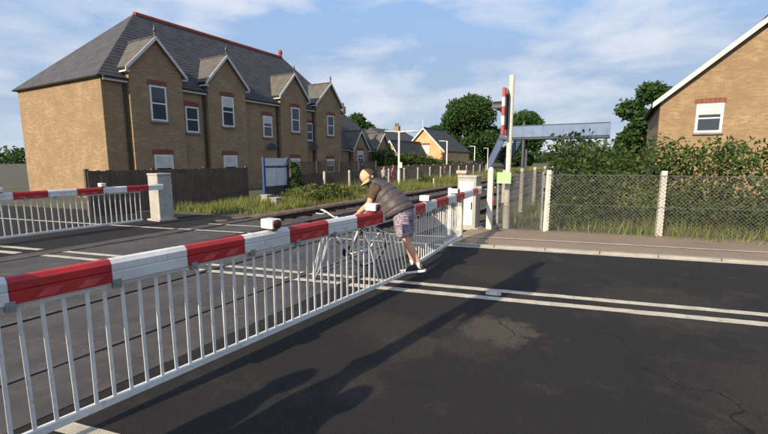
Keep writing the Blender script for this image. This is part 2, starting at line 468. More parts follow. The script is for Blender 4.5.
def leaves(name, blobs, n, size, m, parent=None, flat=0.0, shell=0.55):
    # leaf-sized quads scattered through a set of ellipsoids
    vol = np.array([b[1][0] * b[1][1] * b[1][2] for b in blobs]) ** 0.75
    idx = rng.choice(len(blobs), n, p=vol / vol.sum())
    C = np.array([b[0] for b in blobs])[idx]; Rr = np.array([b[1] for b in blobs])[idx]
    d = rng.normal(size=(n, 3)); d /= np.linalg.norm(d, axis=1)[:, None]
    rad = shell + (1 - shell) * rng.random(n) ** 0.6
    rad *= 1 + 0.13 * rng.normal(size=n)
    P = C + d * Rr * rad[:, None]
    a = rng.normal(size=(n, 3)) + d * 0.25; a[:, 2] *= 1 - flat; a /= np.linalg.norm(a, axis=1)[:, None]
    b = np.cross(a, rng.normal(size=(n, 3))); b /= np.linalg.norm(b, axis=1)[:, None]
    s = size * (0.55 + 0.9 * rng.random(n))[:, None]
    Q = np.stack([P - a * s, P + b * s * 0.55, P + a * s, P - b * s * 0.55], 1)
    return soup(name, Q, None, m, parent)

# ------------------------------------------------------------------ the ground and the roads
SK = -0.225                                   # the road crosses the railway at a slight skew
def ul(v): return 2.0 + SK * v                # left edge of the carriageway
def ur(v): return 8.25 + SK * v               # right edge of the carriageway
mb = MB()
prof = [(-300, -0.03), (3.1, -0.03), (3.3, -0.26), (9.15, -0.26), (9.45, -0.03), (400, -0.03)]
for (y0, z0), (y1, z1) in zip(prof, prof[1:]):
    mb.quad((-300, y0, z0), (500, y0, z0), (500, y1, z1), (-300, y1, z1))
struct('ground', mb, M['ground'])
mb = MB()
for (a, b) in ((-40, 3.2), (9.3, 70)):
    mb.hexa([(ul(a) - 1.9, a, -0.3), (ur(a) + 2.3, a, -0.3), (ur(b) + 2.3, b, -0.3), (ul(b) - 1.9, b, -0.3)],
            [(ul(a) - 1.9, a, 0), (ur(a) + 2.3, a, 0), (ur(b) + 2.3, b, 0), (ul(b) - 1.9, b, 0)])
road = struct('road', mb, M['asphalt'])
def line_strip(name, pts, w, parent, m=M['line'], z=0.004):
    # a painted line with slightly ragged, worn edges
    mb = MB()
    prev = None
    for (x0, y0), (x1, y1) in zip(pts, pts[1:]):
        n = max(2, int(abs(y1 - y0) / 0.12))
        for i in range(n + 1):
            t = i / n
            x, y = x0 + (x1 - x0) * t, y0 + (y1 - y0) * t
            a = x - w / 2 + random.uniform(-1, 1) * 0.006; b = x + w / 2 + random.uniform(-1, 1) * 0.006
            if prev:
                mb.quad((prev[0], prev[2], z), (prev[1], prev[2], z), (b, y, z), (a, y, z))
            prev = (a, b, y)
    return mb.build(name, m, parent)
for off, w in ((0.0, 0.125), (-0.33, 0.14)):
    line_strip('centre_line', [(4.86 + off + SK * (-8 - 2.8), -8), (4.86 + off + SK * 0.3, 3.1)], w, road)
    line_strip('centre_line', [(4.86 + off + SK * 6.6, 9.4), (4.86 + off + SK * 40, 42)], w, road)
line_strip('edge_line', [(ur(-9) - 0.06, -9), (ur(3.1) - 0.06, 3.1)], 0.11, road)
line_strip('edge_line', [(ul(-9) - 0.25, -9), (ul(3.1) - 0.25, 3.1)], 0.11, road)
line_strip('edge_line', [(ur(9.4) - 0.06, 9.4), (ur(36) - 0.06, 36)], 0.11, road)
# crossing deck of rubber panels between and beside the rails
deck = MB(); deck.hexa([(ul(3.2) - 1.6, 3.2, -0.25), (ur(3.2) + 0.9, 3.2, -0.25), (ur(9.3) + 1.9, 9.3, -0.25), (ul(9.3) - 1.6, 9.3, -0.25)],
                       [(ul(3.2) - 1.6, 3.2, -0.1), (ur(3.2) + 0.9, 3.2, -0.1), (ur(9.3) + 1.9, 9.3, -0.1), (ul(9.3) - 1.6, 9.3, -0.1)])
deck = struct('crossing_deck', deck, M['black'])
RAILS = [3.95, 5.385, 7.40, 8.835]
for (a, b) in ((3.21, 3.91), (4.0, 5.33), (5.43, 6.38), (6.40, 7.355), (7.45, 8.78), (8.88, 9.29)):
    u0 = ul(a) - 1.5; u1 = ur(a) + (0.85 if a < 5.4 else 1.9)
    n = 8
    for i in range(n):
        s, e = u0 + (u1 - u0) * i / n + 0.008, u0 + (u1 - u0) * (i + 1) / n - 0.008
        k = SK * (b - a); dz = random.uniform(-0.004, 0.004)
        q = MB().hexa([(s, a, -0.1), (e, a, -0.1), (e + k, b, -0.1), (s + k, b, -0.1)], [(s, a, dz), (e, a, dz), (e + k, b, dz), (s + k, b, dz)])
        q.build('deck_panel', M['deck'], deck)
for ur_off, w in ((-0.06, 0.1), (0.82, 0.1)):
    for (a, b) in ((3.22, 3.90), (4.02, 5.32), (5.44, 7.35), (7.46, 8.77), (8.9, 9.28)):
        line_strip('edge_line', [(ur(a) + ur_off, a), (ur(b) + ur_off, b)], w, deck, z=0.012)
for off in (0, -0.33):
    for (a, b) in ((3.22, 3.90), (4.02, 5.32), (5.44, 7.35), (7.46, 8.77)):
        line_strip('centre_line', [(4.86 + off + SK * (a - 2.8), a), (4.86 + off + SK * (b - 2.8), b)], 0.12, deck, z=0.012)
# right-hand pavement with its kerb stones
pv = MB()
for i in range(46):
    a = -20 + i * 0.5; b = a + 0.5
    if b > 3.1: break
    pv.hexa([(ur(a) + 0.14, a, -0.03), (ur(a) + 2.25, a, -0.03), (ur(b) + 2.25, b, -0.03), (ur(b) + 0.14, b, -0.03)],
            [(ur(a) + 0.14, a, 0.03), (ur(a) + 2.25, a, 0.035), (ur(b) + 2.25, b, 0.035), (ur(b) + 0.14, b, 0.03)])
pav = struct('pavement', pv, M['pave'])
a = -16.0
while a < 2.2:
    b = a + 0.90
    MB().hexa([(ur(a) + 0.006, a + 0.006, -0.03), (ur(a) + 0.135, a + 0.006, -0.03), (ur(b) + 0.135, b - 0.006, -0.03), (ur(b) + 0.006, b - 0.006, -0.03)],
              [(ur(a) + 0.006, a + 0.006, 0.04), (ur(a) + 0.135, a + 0.006, 0.04), (ur(b) + 0.135, b - 0.006, 0.04), (ur(b) + 0.006, b - 0.006, 0.04)]
              ).build('kerb_stone', M['kerb'], pav, bevel=0.008)
    a = b
line_strip('edge_line', [(ur(-9) + 0.86, -9), (ur(3.05) + 0.86, 3.05)], 0.08, pav, z=0.042)
# reflective road stud between the centre lines
st = thing('road_stud', 'small pale reflective stud set between the two white centre lines', 'road stud', (5.05, 1.28, 0.004), R(100))
MB().loft([((0, 0, 0), (0.10, 0, 0), (0, 0.065, 0)), ((0, 0, 0.012), (0.095, 0, 0), (0, 0.06, 0)), ((0, 0, 0.02), (0.06, 0, 0), (0, 0.04, 0))], 12, power=0.6).build('housing', M['line'], st)
for s in (-1, 1):
    MB().box(s * 0.065 - 0.006, s * 0.065 + 0.006, -0.025, 0.025, 0.012, 0.02).build('reflector', M['glass'], st)

# ------------------------------------------------------------------ the railway
bal = MB()
xs = np.arange(-40, 8.0, 0.6).tolist()
def bed(x0, x1, dx, dy):
    nx = int((x1 - x0) / dx); ny = int((9.3 - 3.15) / dy)
    X, Y = np.meshgrid(np.linspace(x0, x1, nx + 1), np.linspace(3.15, 9.3, ny + 1), indexing='ij')
    Z = -0.15 + rng.normal(size=X.shape) * 0.022
    Z[:, 0] = -0.06; Z[:, -1] = -0.05
    X = X + rng.uniform(-.3, .3, X.shape) * dx; 
    P = np.stack([X, Y, Z], -1)
    Q = np.stack([P[:-1, :-1], P[1:, :-1], P[1:, 1:], P[:-1, 1:]], 2).reshape(-1, 4, 3)
    return Q
# right of the road the bed begins just past the deck, left of it likewise
Q = np.concatenate([bed(7.2, 34, 0.11, 0.11), bed(34, 200, 1.0, 0.3), bed(-60, -1.2, 1.0, 0.3)])
bo = soup('ballast', Q, None, M['ballast']); tag(bo, 'brown grey ballast stones lying under the railway tracks', 'ballast', kind='stuff')
mb = MB(); w0 = 9.2; w1 = 9.75
last = None
for i in range(330):
    a = 7.0 + i * 0.3
    w0 += (9.2 - w0) * .3 + random.uniform(-.05, .05); w1 += (9.78 - w1) * .25 + random.uniform(-.08, .08)
    z1 = random.uniform(-.01, .03)
    cur = [(a, w0, -.16), (a, w0 + .12, -.02 + z1 * .5), (a, (w0 + w1) / 2, z1), (a, w1, z1 - .02)]
    if last:
        for k in range(3): mb.quad(last[k], cur[k], cur[k + 1], last[k + 1])
    last = cur
struct('cess_path', mb, M['ballast_edge'])
rail_prof = [(-0.07, -0.15), (0.07, -0.15), (0.07, -0.135), (0.012, -0.12), (0.012, -0.035), (0.035, -0.02), (0.035, 0.012), (-0.035, 0.012), (-0.035, -0.02), (-0.012, -0.035), (-0.012, -0.12), (-0.07, -0.135)]
slp = MB().hexa([(-0.13, -1.25, -0.2), (0.13, -1.25, -0.2), (0.13, 1.25, -0.2), (-0.13, 1.25, -0.2)], [(-0.1, -1.25, 0), (0.1, -1.25, 0), (0.1, 1.25, 0), (-0.1, 1.25, 0)]).mesh('sleeper', M['sleeper'])
chair_m = MB().box(-0.09, 0.09, -0.1, 0.1, 0, 0.02).mesh('rail_chair', M['rail'])
for ti, (r0, r1, lab) in enumerate(((RAILS[0], RAILS[1], 'nearer railway track, right behind the striped barriers'), (RAILS[2], RAILS[3], 'farther railway track, running beside the grassy verge'))):
    t = thing('railway_track', lab, 'railway track', (0, (r0 + r1) / 2, 0), 0, 'railway tracks over the crossing')
    for y in (r0, r1):
        yl = y - (r0 + r1) / 2
        m_ = MB(); m_.rings([[(-60, yl + a, b) for a, b in rail_prof], [(200, yl + a, b) for a, b in rail_prof]])
        ro = m_.build('rail', M['rail'], t)
        MB().box(-60, 200, yl - 0.03, yl + 0.03, 0.0122, 0.014).build('rail_head', M['railtop'], ro)
    for k in range(72):
        u = 8.0 + ti * -0.6 + k * 0.65
        piece('sleeper', slp, t, (u, 0, -0.115), (0, 0, random.uniform(-.01, .01)))
crd = thing('conductor_rail', 'dark conductor rail raised on white pots beside the farther track', 'rail', (0, 6.85, 0))
MB().box(8.3, 150, -0.04, 0.04, -0.02, 0.085).build('rail', M['rail'], crd)
for k in range(20):
    MB().loft([((9 + k * 2.2, 0, -0.15), (.07, 0, 0), (0, .07, 0)), ((9 + k * 2.2, 0, -.02), (.045, 0, 0), (0, .045, 0))], 8).build('insulator', M['cream'], crd)

# ------------------------------------------------------------------ houses
def gable_roof_pair(mbv, x0, x1, xp, ze, zp, y0, y1, over=0.16, th=0.09):
    """two slopes of a roof whose ridge runs along y"""
    for s, xe in ((-1, x0), (1, x1)):
        sl = (zp - ze) / abs(xp - xe)
        xo = xe + s * over; zo = ze - over * sl
        if s < 0: mbv.slab([(xo, y0, zo), (xp, y0, zp), (xp, y1, zp), (xo, y1, zo)], th)
        else: mbv.slab([(xp, y0, zp), (xo, y0, zo), (xo, y1, zo), (xp, y1, zp)], th)
def rows_of_slates(mbv, a, b, c, d, n, proud=0.018):
    """courses of slates lapped down the slope a-b (eave) to d-c (ridge)"""
    a, b, c, d = map(Vector, (a, b, c, d))
    nn = (b - a).cross(d - a).normalized()
    if nn.z < 0: nn = -nn
    for i in range(n):
        t0, t1 = i / n, (i + 1) / n
        p0, p1 = a.lerp(d, t0), b.lerp(c, t0); q0, q1 = a.lerp(d, t1), b.lerp(c, t1)
        mbv.hexa([p0, p1, q1, q0], [p0 + nn * proud, p1 + nn * proud, q1 + nn * 0.004, q0 + nn * 0.004])
def window(parent, xc, y, z0, z1, w, face='y', fr=0.06, blind=0.0, mid=True, lintel=True, sillm=None, bars=0):
    """sash window in a wall facing -y (or -x when face='x'); frame, panes, sill, brick lintel"""
    def T(m_):
        if face == 'x':
            m_.v = [(y + (p[1] - y), xc - (p[0] - xc), p[2]) for p in m_.v]
        return m_
    x0, x1 = xc - w / 2, xc + w / 2
    m_ = MB()
    d0, d1 = y - 0.035, y + 0.06
    m_.box(x0, x0 + fr, d0, d1, z0, z1).box(x1 - fr, x1, d0, d1, z0, z1)
    m_.box(x0 + fr, x1 - fr, d0, d1, z0, z0 + fr).box(x0 + fr, x1 - fr, d0, d1, z1 - fr, z1)
    f = T(m_).build('window', M['frame'], parent)
    zm = (z0 + z1) / 2
    if mid:
        T(MB().box(x0 + fr, x1 - fr, d0 + 0.012, d1 - .01, zm - 0.03, zm + 0.03)).build('meeting_rail', M['frame'], f)
        T(MB().box(x0 + fr, x1 - fr, y - 0.022, y - 0.013, zm + 0.03, z1 - fr)).build('pane', M['glass'], f)
        T(MB().box(x0 + fr, x1 - fr, y - 0.012, y - 0.004, z0 + fr, zm - 0.03)).build('pane', M['glass'], f)
    else:
        T(MB().box(x0 + fr, x1 - fr, y - 0.012, y - 0.004, z0 + fr, z1 - fr)).build('pane', M['glass'], f)
    if bars:
        for k in range(bars):
            xb = x0 + (x1 - x0) * (k + 1) / (bars + 1)
            T(MB().box(xb - .014, xb + .014, d0 + .014, y - .004, z0 + fr, z1 - fr)).build('glazing_bar', M['frame'], f)
    if blind:
        T(MB().box(x0 + fr, x1 - fr, y - 0.029, y - 0.0235, z1 - fr - (z1 - z0) * blind, z1 - fr)).build('blind', M['blind'], f)
    T(MB().box(x0 - 0.06, x1 + 0.06, y - 0.10, y - .002, z0 - 0.09, z0 - .004)).build('sill', sillm or M['sill'], f)
    if lintel:
        for k in range(7):
            a = x0 - 0.08 + (w + 0.16) * k / 7; b = x0 - 0.08 + (w + 0.16) * (k + 1) / 7 - .012
            T(MB().box(a, b, y - 0.014, y - .002, z1 + .004, z1 + 0.22 + .03 * math.sin(PI * (k + .5) / 7))).build('lintel_brick', M['redbrick'], f)
    return f
def bargeboards(parent, x0, x1, xp, ze, zp, y, over=0.16, m='barge', h=0.17, face='y'):
    for s, xe in ((-1, x0), (1, x1)):
        sl = (zp - ze) / abs(xp - xe)
        xo = xe + s * over; zo = ze - over * sl
        vs = [(xo, y, zo - h), (xp, y, zp - h), (xp, y - 0.05, zp - h), (xo, y - 0.05, zo - h)]
        vt = [(xo, y, zo), (xp, y, zp), (xp, y - 0.05, zp), (xo, y - 0.05, zo)]
        q = MB().hexa(vs, vt)
        if face == 'x':
            q.v = [(p[1], -p[0], p[2]) for p in q.v]
        q.build('bargeboard', M[m], parent)
def terrace(label, x0, x1, yf, bays, rec, z_eave, ridge_y, z_ridge, rx0, rx1, back, name='terraced_house', red_to=None, dish=(), ridge_cap='ridge'):
    """brick row with projecting gabled bays; bays: (xl, xr, xp, ze, zp, windows)"""
    h = thing(name, label, 'house', ((x0 + x1) / 2, yf, 0))
    ox, oy = (x0 + x1) / 2, yf
    yr = yf + rec
    g = thing('local', None, None)   # temporary helper frame, removed below
    bpy.data.objects.remove(g)
    class Sh(MB):
        def build(self, *a, **k):
            self.v = [(p[0] - ox, p[1] - oy, p[2]) for p in self.v]
            return MB.build(self, *a, **k)
    global MBx
    w = Sh(); w.box(x0, x1, yr, back, -0.03, z_eave)
    w.build('wall', M['stock'], h)
    # main roof, hipped to the right end
    e0, e1 = yr - 0.16, back + 0.16
    zl = z_eave - 0.02
    rf = Sh()
    rf.slab([(x0 - .2, e0, zl), (x1 + .2, e0, zl), (rx1, ridge_y, z_ridge), (rx0, ridge_y, z_ridge)], 0.07)
    rf.slab([(x1 + .2, e1, zl), (x0 - .2, e1, zl), (rx0, ridge_y, z_ridge), (rx1, ridge_y, z_ridge)], 0.07)
    rf.slab([(x1 + .2, e0, zl), (x1 + .2, e1, zl), (rx1, ridge_y, z_ridge)], 0.07)
    rf.slab([(x0 - .2, e1, zl), (x0 - .2, e0, zl), (rx0, ridge_y, z_ridge)], 0.07)
    nrow = 24
    a, b = Vector((x0 - .2, e0, zl)), Vector((x1 + .2, e0, zl)); c, d = Vector((rx1, ridge_y, z_ridge)), Vector((rx0, ridge_y, z_ridge))
    rows_of_slates(rf, a, b, c, d, nrow)
    rows_of_slates(rf, (x1 + .2, e0, zl), (x1 + .2, e1, zl), (rx1, ridge_y + .01, z_ridge), (rx1, ridge_y - .01, z_ridge), nrow)
    roof = rf.build('roof', M['slate'], h)
    # half-round ridge tiles
    if ridge_cap:
        x = rx0
        while x < rx1 - 0.05:
            k = Sh(); e = min(x + 0.44, rx1)
            k.loft([((x, ridge_y, z_ridge - .02), (0, .15, 0), (0, 0, .13)), ((e, ridge_y, z_ridge - .02), (0, .15, 0), (0, 0, .13))], 10)
            k.build('ridge_tile', M[ridge_cap], roof)
            x += 0.455
        k = Sh(); k.loft([((rx1, ridge_y, z_ridge), (.14, 0, 0), (0, .14, 0)), ((rx1, ridge_y, z_ridge + .2), (.11, 0, 0), (0, .11, 0)), ((rx1, ridge_y, z_ridge + .28), (.16, 0, 0), (0, .16, 0)), ((rx1, ridge_y, z_ridge + .5), (.12, 0, 0), (0, .12, 0))], 10)
        k.build('ridge_finial', M[ridge_cap], roof)
        for s in (e0,):
            k = Sh(); P0 = Vector((rx1, ridge_y, z_ridge + .01)); P1 = Vector((x1 + .2, s, zl + .04))
            k.tube([P0, P1], .07, 6); k.build('hip_tiles', M['slate'], roof)
    # eaves gutter and fascia between the bays, downpipes beside them
    edges = sorted([(b_[0], b_[1]) for b_ in bays])
    spans = []; cur = x0
    for l, r in edges:
        if l - cur > 0.15: spans.append((cur, l))
        cur = r
    if x1 - cur > 0.15: spans.append((cur, x1))
    slope_m = (z_ridge - zl) / (ridge_y - e0)
    for l, r in spans:
        q = Sh(); q.box(l, r, e0 - .03, e0 + .02, zl - .17, zl - .01); q.build('fascia', M['barge'], h)
        q = Sh(); q.tube([(l, e0 - .08, zl - .02), (r, e0 - .08, zl - .02)], .055, 8); q.build('gutter', M['pipe'], h)
    for (l, r, xp, ze, zp, wins) in bays:
        q = Sh()
        q.add([(l, yf, -0.03), (r, yf, -0.03), (r, yf, ze), (xp, yf, zp - .05), (l, yf, ze), (l, yr + .3, -.03), (r, yr + .3, -.03), (r, yr + .3, ze), (xp, yr + .3, zp - .05), (l, yr + .3, ze)],
              [(0, 1, 2, 3, 4), (5, 9, 8, 7, 6), (0, 4, 9, 5), (1, 6, 7, 2), (4, 3, 8, 9), (2, 8 - 1, 8, 3)])
        q.build('bay_wall', M['stock'], h)
        yend = e0 + (zp - zl) / slope_m + 0.12
        ov = 0.16
        rr = Sh()
        for s, xe in ((-1, l), (1, r)):
            sl = (zp - ze) / abs(xp - xe)
            xo = xe + s * ov; zo = ze - ov * sl
            y_lo = e0 + max(0.0, (zo - zl) / slope_m) + 0.1
            pts = [(xo, yf - .14, zo), (xp, yf - .14, zp), (xp, yend, zp), (xo, y_lo, zo)]
            if s > 0: pts = [pts[1], pts[0], pts[3], pts[2]]
            rr.slab(pts, .07)
            A, B, C_, D_ = Vector((xo, yf - .14, zo)), Vector((xo, y_lo, zo)), Vector((xp, yend, zp)), Vector((xp, yf - .14, zp))
            rows_of_slates(rr, A, B, C_, D_, 10)
        br = rr.build('bay_roof', M['baySlate'], h)
        q = Sh(); q.tube([(xp, yf - .16, zp + .01), (xp, yend, zp + .01)], .06, 6); q.build('ridge_capping', M['slate'], br)
        for s, xe in ((-1, l), (1, r)):
            sl = (zp - ze) / abs(xp - xe)
            xo = xe + s * (ov + .03); zo = ze - (ov + .03) * sl; hh = .14
            y = yf - .142
            q = Sh(); q.hexa([(xo, y, zo - hh), (xp, y, zp - hh), (xp, y - .05, zp - hh), (xo, y - .05, zo - hh)], [(xo, y, zo + .03), (xp, y, zp + .03), (xp, y - .05, zp + .03), (xo, y - .05, zo + .03)])
            q.build('bargeboard', M['barge'], h)
            # short horizontal soffit return
            q = Sh(); q.box(min(xe, xo), max(xe, xo), yf - .14, y_lo if False else yr + .1, zo - .17, zo - .1); q.build('soffit', M['barge'], h)
        q = Sh(); q.loft([((xp, yf - .1, zp), (.05, 0, 0), (0, .05, 0)), ((xp, yf - .1, zp + .22), (.035, 0, 0), (0, .035, 0)), ((xp, yf - .1, zp + .26), (.07, 0, 0), (0, .07, 0)), ((xp, yf - .1, zp + .36), (.05, 0, 0), (0, .05, 0)), ((xp, yf - .1, zp + .5), (.012, 0, 0), (0, .012, 0))], 8)
        q.build('finial', M['pipe'], h)
        q = Sh(); q.tube([(l - .12, yr - .07, z_eave - .2), (l - .12, yr - .07, 0)], .045, 8); q.build('downpipe', M['pipe'], h)
    return h, ox, oy
# the frame of each house is offset by (ox, oy): windows are built in world metres then shifted
def shift_children(f, ox, oy):
    f.location = (-ox, -oy, 0)
hA, ox, oy = terrace('long brown brick terrace with two tall steep gables beyond the tracks', 9.4, 26.1, 18.5,
    [(19.5, 21.98, 20.74, 5.75, 7.1, None), (22.97, 25.9, 24.55, 5.65, 7.1, None), (14.3, 16.75, 15.5, 5.75, 7.1, None), (10.4, 12.9, 11.65, 5.75, 7.1, None)],
    0.25, 5.12, 22.5, 9.2, 13.2, 23.9, 26.6)
for xc, y, z0, z1, w, bl in ((20.83, 18.5, 3.43, 4.99, .78, .0), (24.58, 18.5, 3.39, 4.82, .78, .0), (18.6, 18.75, 3.02, 4.28, .74, .30), (22.5, 18.75, 2.95, 4.15, .66, .0),
                         (15.5, 18.5, 3.43, 4.99, .78, .3), (13.5, 18.75, 3.02, 4.28, .74, 0), (11.65, 18.5, 3.43, 4.99, .78, 0),
                         (20.7, 18.5, .75, 1.75, .9, .5), (24.5, 18.5, .75, 1.7, .9, .5), (15.5, 18.5, .75, 1.9, .9, .4), (11.7, 18.5, .75, 1.9, .9, .4)):
    f = window(hA, xc, y, z0, z1, w, blind=bl, fr=.075)
    shift_children(f, ox, oy)
def dish(parent, loc, r, ox, oy):
    q = MB()
    c = Vector(loc) - Vector((ox, oy, 0)); ax = Vector((-.5, -.75, .35)).normalized(); s = ax.cross(Vector((0, 0, 1))).normalized(); u = s.cross(ax)
    q.loft([(c + ax * .02, s * r, u * r), (c - ax * .05, s * r * .7, u * r * .7), (c - ax * .075, s * r * .2, u * r * .2)], 16)
    d = q.build('satellite_dish', M['pipe'], parent, smooth=False)
    MB().tube([c - ax * .05, c + ax * .3], .012, 5).build('dish_arm', M['pipe'], d)
    MB().tube([c - ax * .06, c + Vector((0, .3, -.1))], .02, 5).build('bracket', M['pipe'], d)
dish(hA, (18.62, 18.45, 2.42), .27, ox, oy); dish(hA, (22.55, 18.4, 2.55), .27, ox, oy)
hB, ox, oy = terrace('low brown brick cottages with two small gables, right of the tall gabled terrace', 27.3, 36.25, 20.0,
    [(29.75, 32.1, 30.85, 2.72, 4.15, None), (33.6, 36.0, 35.0, 2.72, 4.15, None)],
    0.35, 2.6, 24.0, 6.3, 29.0, 33.6, 28.0, name='cottage_row', ridge_cap=None)
for xc, y, z0, z1, w, bl in ((30.85, 20.0, 1.2, 2.42, .95, .25), (34.75, 20.0, 1.15, 2.35, .95, .2)):
    f = window(hB, xc, y, z0, z1, w, blind=bl, fr=.09); shift_children(f, ox, oy)
q = MB(); q.box(33.7 - ox, 34.15 - ox, 23.8 - oy, 24.2 - oy, 6.1, 6.8); st_ = q.build('chimney', M['stock'], hB)
MB().loft([((33.92 - ox, 24 - oy, 6.8), (.14, 0, 0), (0, .14, 0)), ((33.92 - ox, 24 - oy, 7.15), (.11, 0, 0), (0, .11, 0))], 8).build('chimney_pot', M['ridge'], st_)

def end_gable_house(name, label, x0, x1, y0, y1, ze, zp, wall, win, hip=0.0, trim=True, porch=False, yp=None):
    """house whose gable end faces -x and ridge runs along x, hipped at the far end"""
    h = thing(name, label, 'house', (x0, (y0 + y1) / 2, 0))
    ox, oy = x0, (y0 + y1) / 2
    yp = yp if yp is not None else oy
    L = x1 - x0; a, b, p = y0 - oy, y1 - oy, yp - oy
    MB().add([(0, a, -.03), (0, b, -.03), (0, b, ze), (0, p, zp - .06), (0, a, ze), (L, a, -.03), (L, b, -.03), (L, b, ze), (L, a, ze)],
             [(0, 4, 3, 2, 1), (0, 5, 8, 4), (1, 2, 7, 6), (5, 6, 7, 8), (4, 8, 7, 2)]).build('wall', wall, h)
    ov = .3; rf = MB()
    for s, e in ((-1, a), (1, b)):
        sl = (zp - ze) / abs(p - e); eo = e + s * ov; zo = ze - ov * sl
        A, B, C_, D_ = (-.25, eo, zo), (L + .25, eo, zo), (L - hip, p, zp), (-.25, p, zp)
        rf.slab([A, B, C_, D_] if s < 0 else [B, A, D_, C_], .09)
        rows_of_slates(rf, A, B, C_, D_, 18)
    sl = (zp - ze) / abs(p - a)
    if hip:
        rf.slab([(L + .25, a - ov, ze - ov * sl), (L + .25, b + ov, ze - ov * sl), (L - hip, p, zp)], .09)
    roof = rf.build('roof', M['slate'], h)
    MB().tube([(-.28, p, zp + .02), (L - hip, p, zp + .02)], .09, 6).build('ridge_capping', M['slate'], roof)
    for s, e in ((-1, a), (1, b)):
        sl = (zp - ze) / abs(p - e); eo = e + s * (ov + .03); zo = ze - (ov + .03) * sl; hh = .22; x = -.26
        MB().hexa([(x, eo, zo - hh), (x, p, zp - hh), (x - .06, p, zp - hh), (x - .06, eo, zo - hh)], [(x, eo, zo + .04), (x, p, zp + .04), (x - .06, p, zp + .04), (x - .06, eo, zo + .04)]).build('bargeboard', M['barge'], h)
    for (yc, z0, z1, w, bl) in win:
        f = window(h, 0, 0, z0, z1, w, fr=.1, blind=bl)
        f.matrix_local = Matrix.Translation((0, yc - oy, 0)) @ Matrix.Rotation(-PI / 2, 4, 'Z')
    return h
hC = end_gable_house('brick_house', 'sunlit orange brick house with white bargeboards on its gable end', 50, 60.5, 19.8, 25.2, 3.0, 5.75, M['orange'], [(22.5, 2.02, 3.5, 1.6, .98)], hip=3.2)
# red brick quoins and band of the sunlit house, tall finial on the gable
for k in range(12):
    MB().box(-.02, .3 + .15 * (k % 2), -2.722, -2.55 + .12 * (k % 2), k * .25, k * .25 + .235).build('quoin', M['redbrick'], hC)
MB().tube([(-.28, 0, 5.75), (-.28, 0, 6.75)], .07, 6).build('finial', M['barge'], hC)
hD = end_gable_house('small_house', 'small gabled brick house with white trim between the cottages and orange house', 42, 52, 22.35, 23.75, 2.75, 3.85, M['orange'], [(23.0, 1.2, 2.5, .62, .2)], hip=.3)
hE = thing('slate_roofed_house', 'long dark slate roof behind the hedge, left of the orange gable', 'house', (54, 30, 0))
MB().box(-6, 6, -4, 4, -.03, 3.6).build('wall', M['stock'], hE)
rf = MB(); rf.slab([(-6.3, -4.3, 3.4), (6.3, -4.3, 3.4), (5, 0, 6.0), (-5, 0, 6.0)], .1); rf.slab([(6.3, 4.3, 3.4), (-6.3, 4.3, 3.4), (-5, 0, 6.0), (5, 0, 6.0)], .1)
rf.slab([(-6.3, 4.3, 3.4), (-6.3, -4.3, 3.4), (-5, 0, 6.0)], .1); rf.slab([(6.3, -4.3, 3.4), (6.3, 4.3, 3.4), (5, 0, 6.0)], .1)
rows_of_slates(rf, (-6.3, -4.3, 3.4), (6.3, -4.3, 3.4), (5, 0, 6.0), (-5, 0, 6.0), 14)
ro = rf.build('roof', M['slate'], hE)
MB().box(2.4, 3.0, -.4, .4, 5.5, 6.7).build('chimney', M['stock'], ro)
for k in (-.18, .18):
    MB().loft([((2.7, k, 6.7), (.12, 0, 0), (0, .12, 0)), ((2.7, k, 7.1), (.09, 0, 0), (0, .09, 0))], 8).build('chimney_pot', M['pipe'], ro)
# flat-roofed shed beyond the fence
sh = thing('flat_roof_shed', 'low dark flat roofed shed beyond the fence, right of the orange house', 'shed', (48.3, 16.6, 0))
MB().box(-1.0, 3, -1.5, 1.6, -.03, 1.25).build('wall', M['redbrick'], sh)
MB().box(-1.3, 3.3, -1.8, 1.9, 1.25, 1.5).build('roof', M['pipe'], sh)
MB().box(-1.03, -.98, -.5, .4, 0, 1.1).build('door', M['board'], sh)

# ------------------------------------------------------------------ fences, sign and trackside boxes beyond the railway
def board_fence(name, label, x0, x1, y, z1, m, trellis=0.0, pitch=2.0, wb=0.125):
    t = thing(name, label, 'fence', (x0, y, 0))
    n = int(round((x1 - x0) / pitch))
    for k in range(n + 1):
        MB().box(k * pitch - .05, k * pitch + .05, -.02, .08, -.03, z1 + trellis + .06).build('post', m, t)
    mb = MB(); xx = 0; cnt = 0
    tot = (x1 - x0)
    while xx < tot - .05:
        dz = random.uniform(-.02, .02); dy = random.uniform(-.006, .006)
        if cnt < 150:
            MB().box(xx, xx + wb - .012, -.045 + dy, -.022 + dy, 0, z1 + dz).build('board', m, t)
        else:
            mb.box(xx, xx + wb - .012, -.045 + dy, -.022 + dy, 0, z1 + dz)
        xx += wb; cnt += 1
    if mb.v:
        o = mb.build('far_boards', m, t); o['kind'] = 'stuff'
    for z in (.25, z1 - .12):
        MB().box(0, tot, -.02, .02, z, z + .08).build('rail', m, t)
    if trellis:
        for k in range(n):
            g = MB(); a = k * pitch + .06; b = (k + 1) * pitch - .06
            xx = a
            while xx < b:
                g.box(xx, xx + .036, -.03, -.015, z1 + .03, z1 + trellis); xx += .105
            for z in np.arange(z1 + .05, z1 + trellis, .125):
                g.box(a, b, -.015, -.002, z, z + .036)
            g.box(a, b, -.035, .0, z1 + trellis, z1 + trellis + .04)
            o = g.build('trellis_panel', m, t)
    return t
board_fence('trellis_fence', 'dark board fence topped with open trellis in front of the tall gables', 14.9, 22.9, 13.6, 0.98, M['board'], 0.55)
board_fence('garden_fence', 'grey brown board fence below the cottages and hedge', 23.2, 47.2, 13.8, 1.22, M['board2'], 0, 2.4)
board_fence('garden_fence', 'dark board fence left of the white notice board', 6.2, 12.2, 13.6, 1.35, M['board'], 0, 2.0)
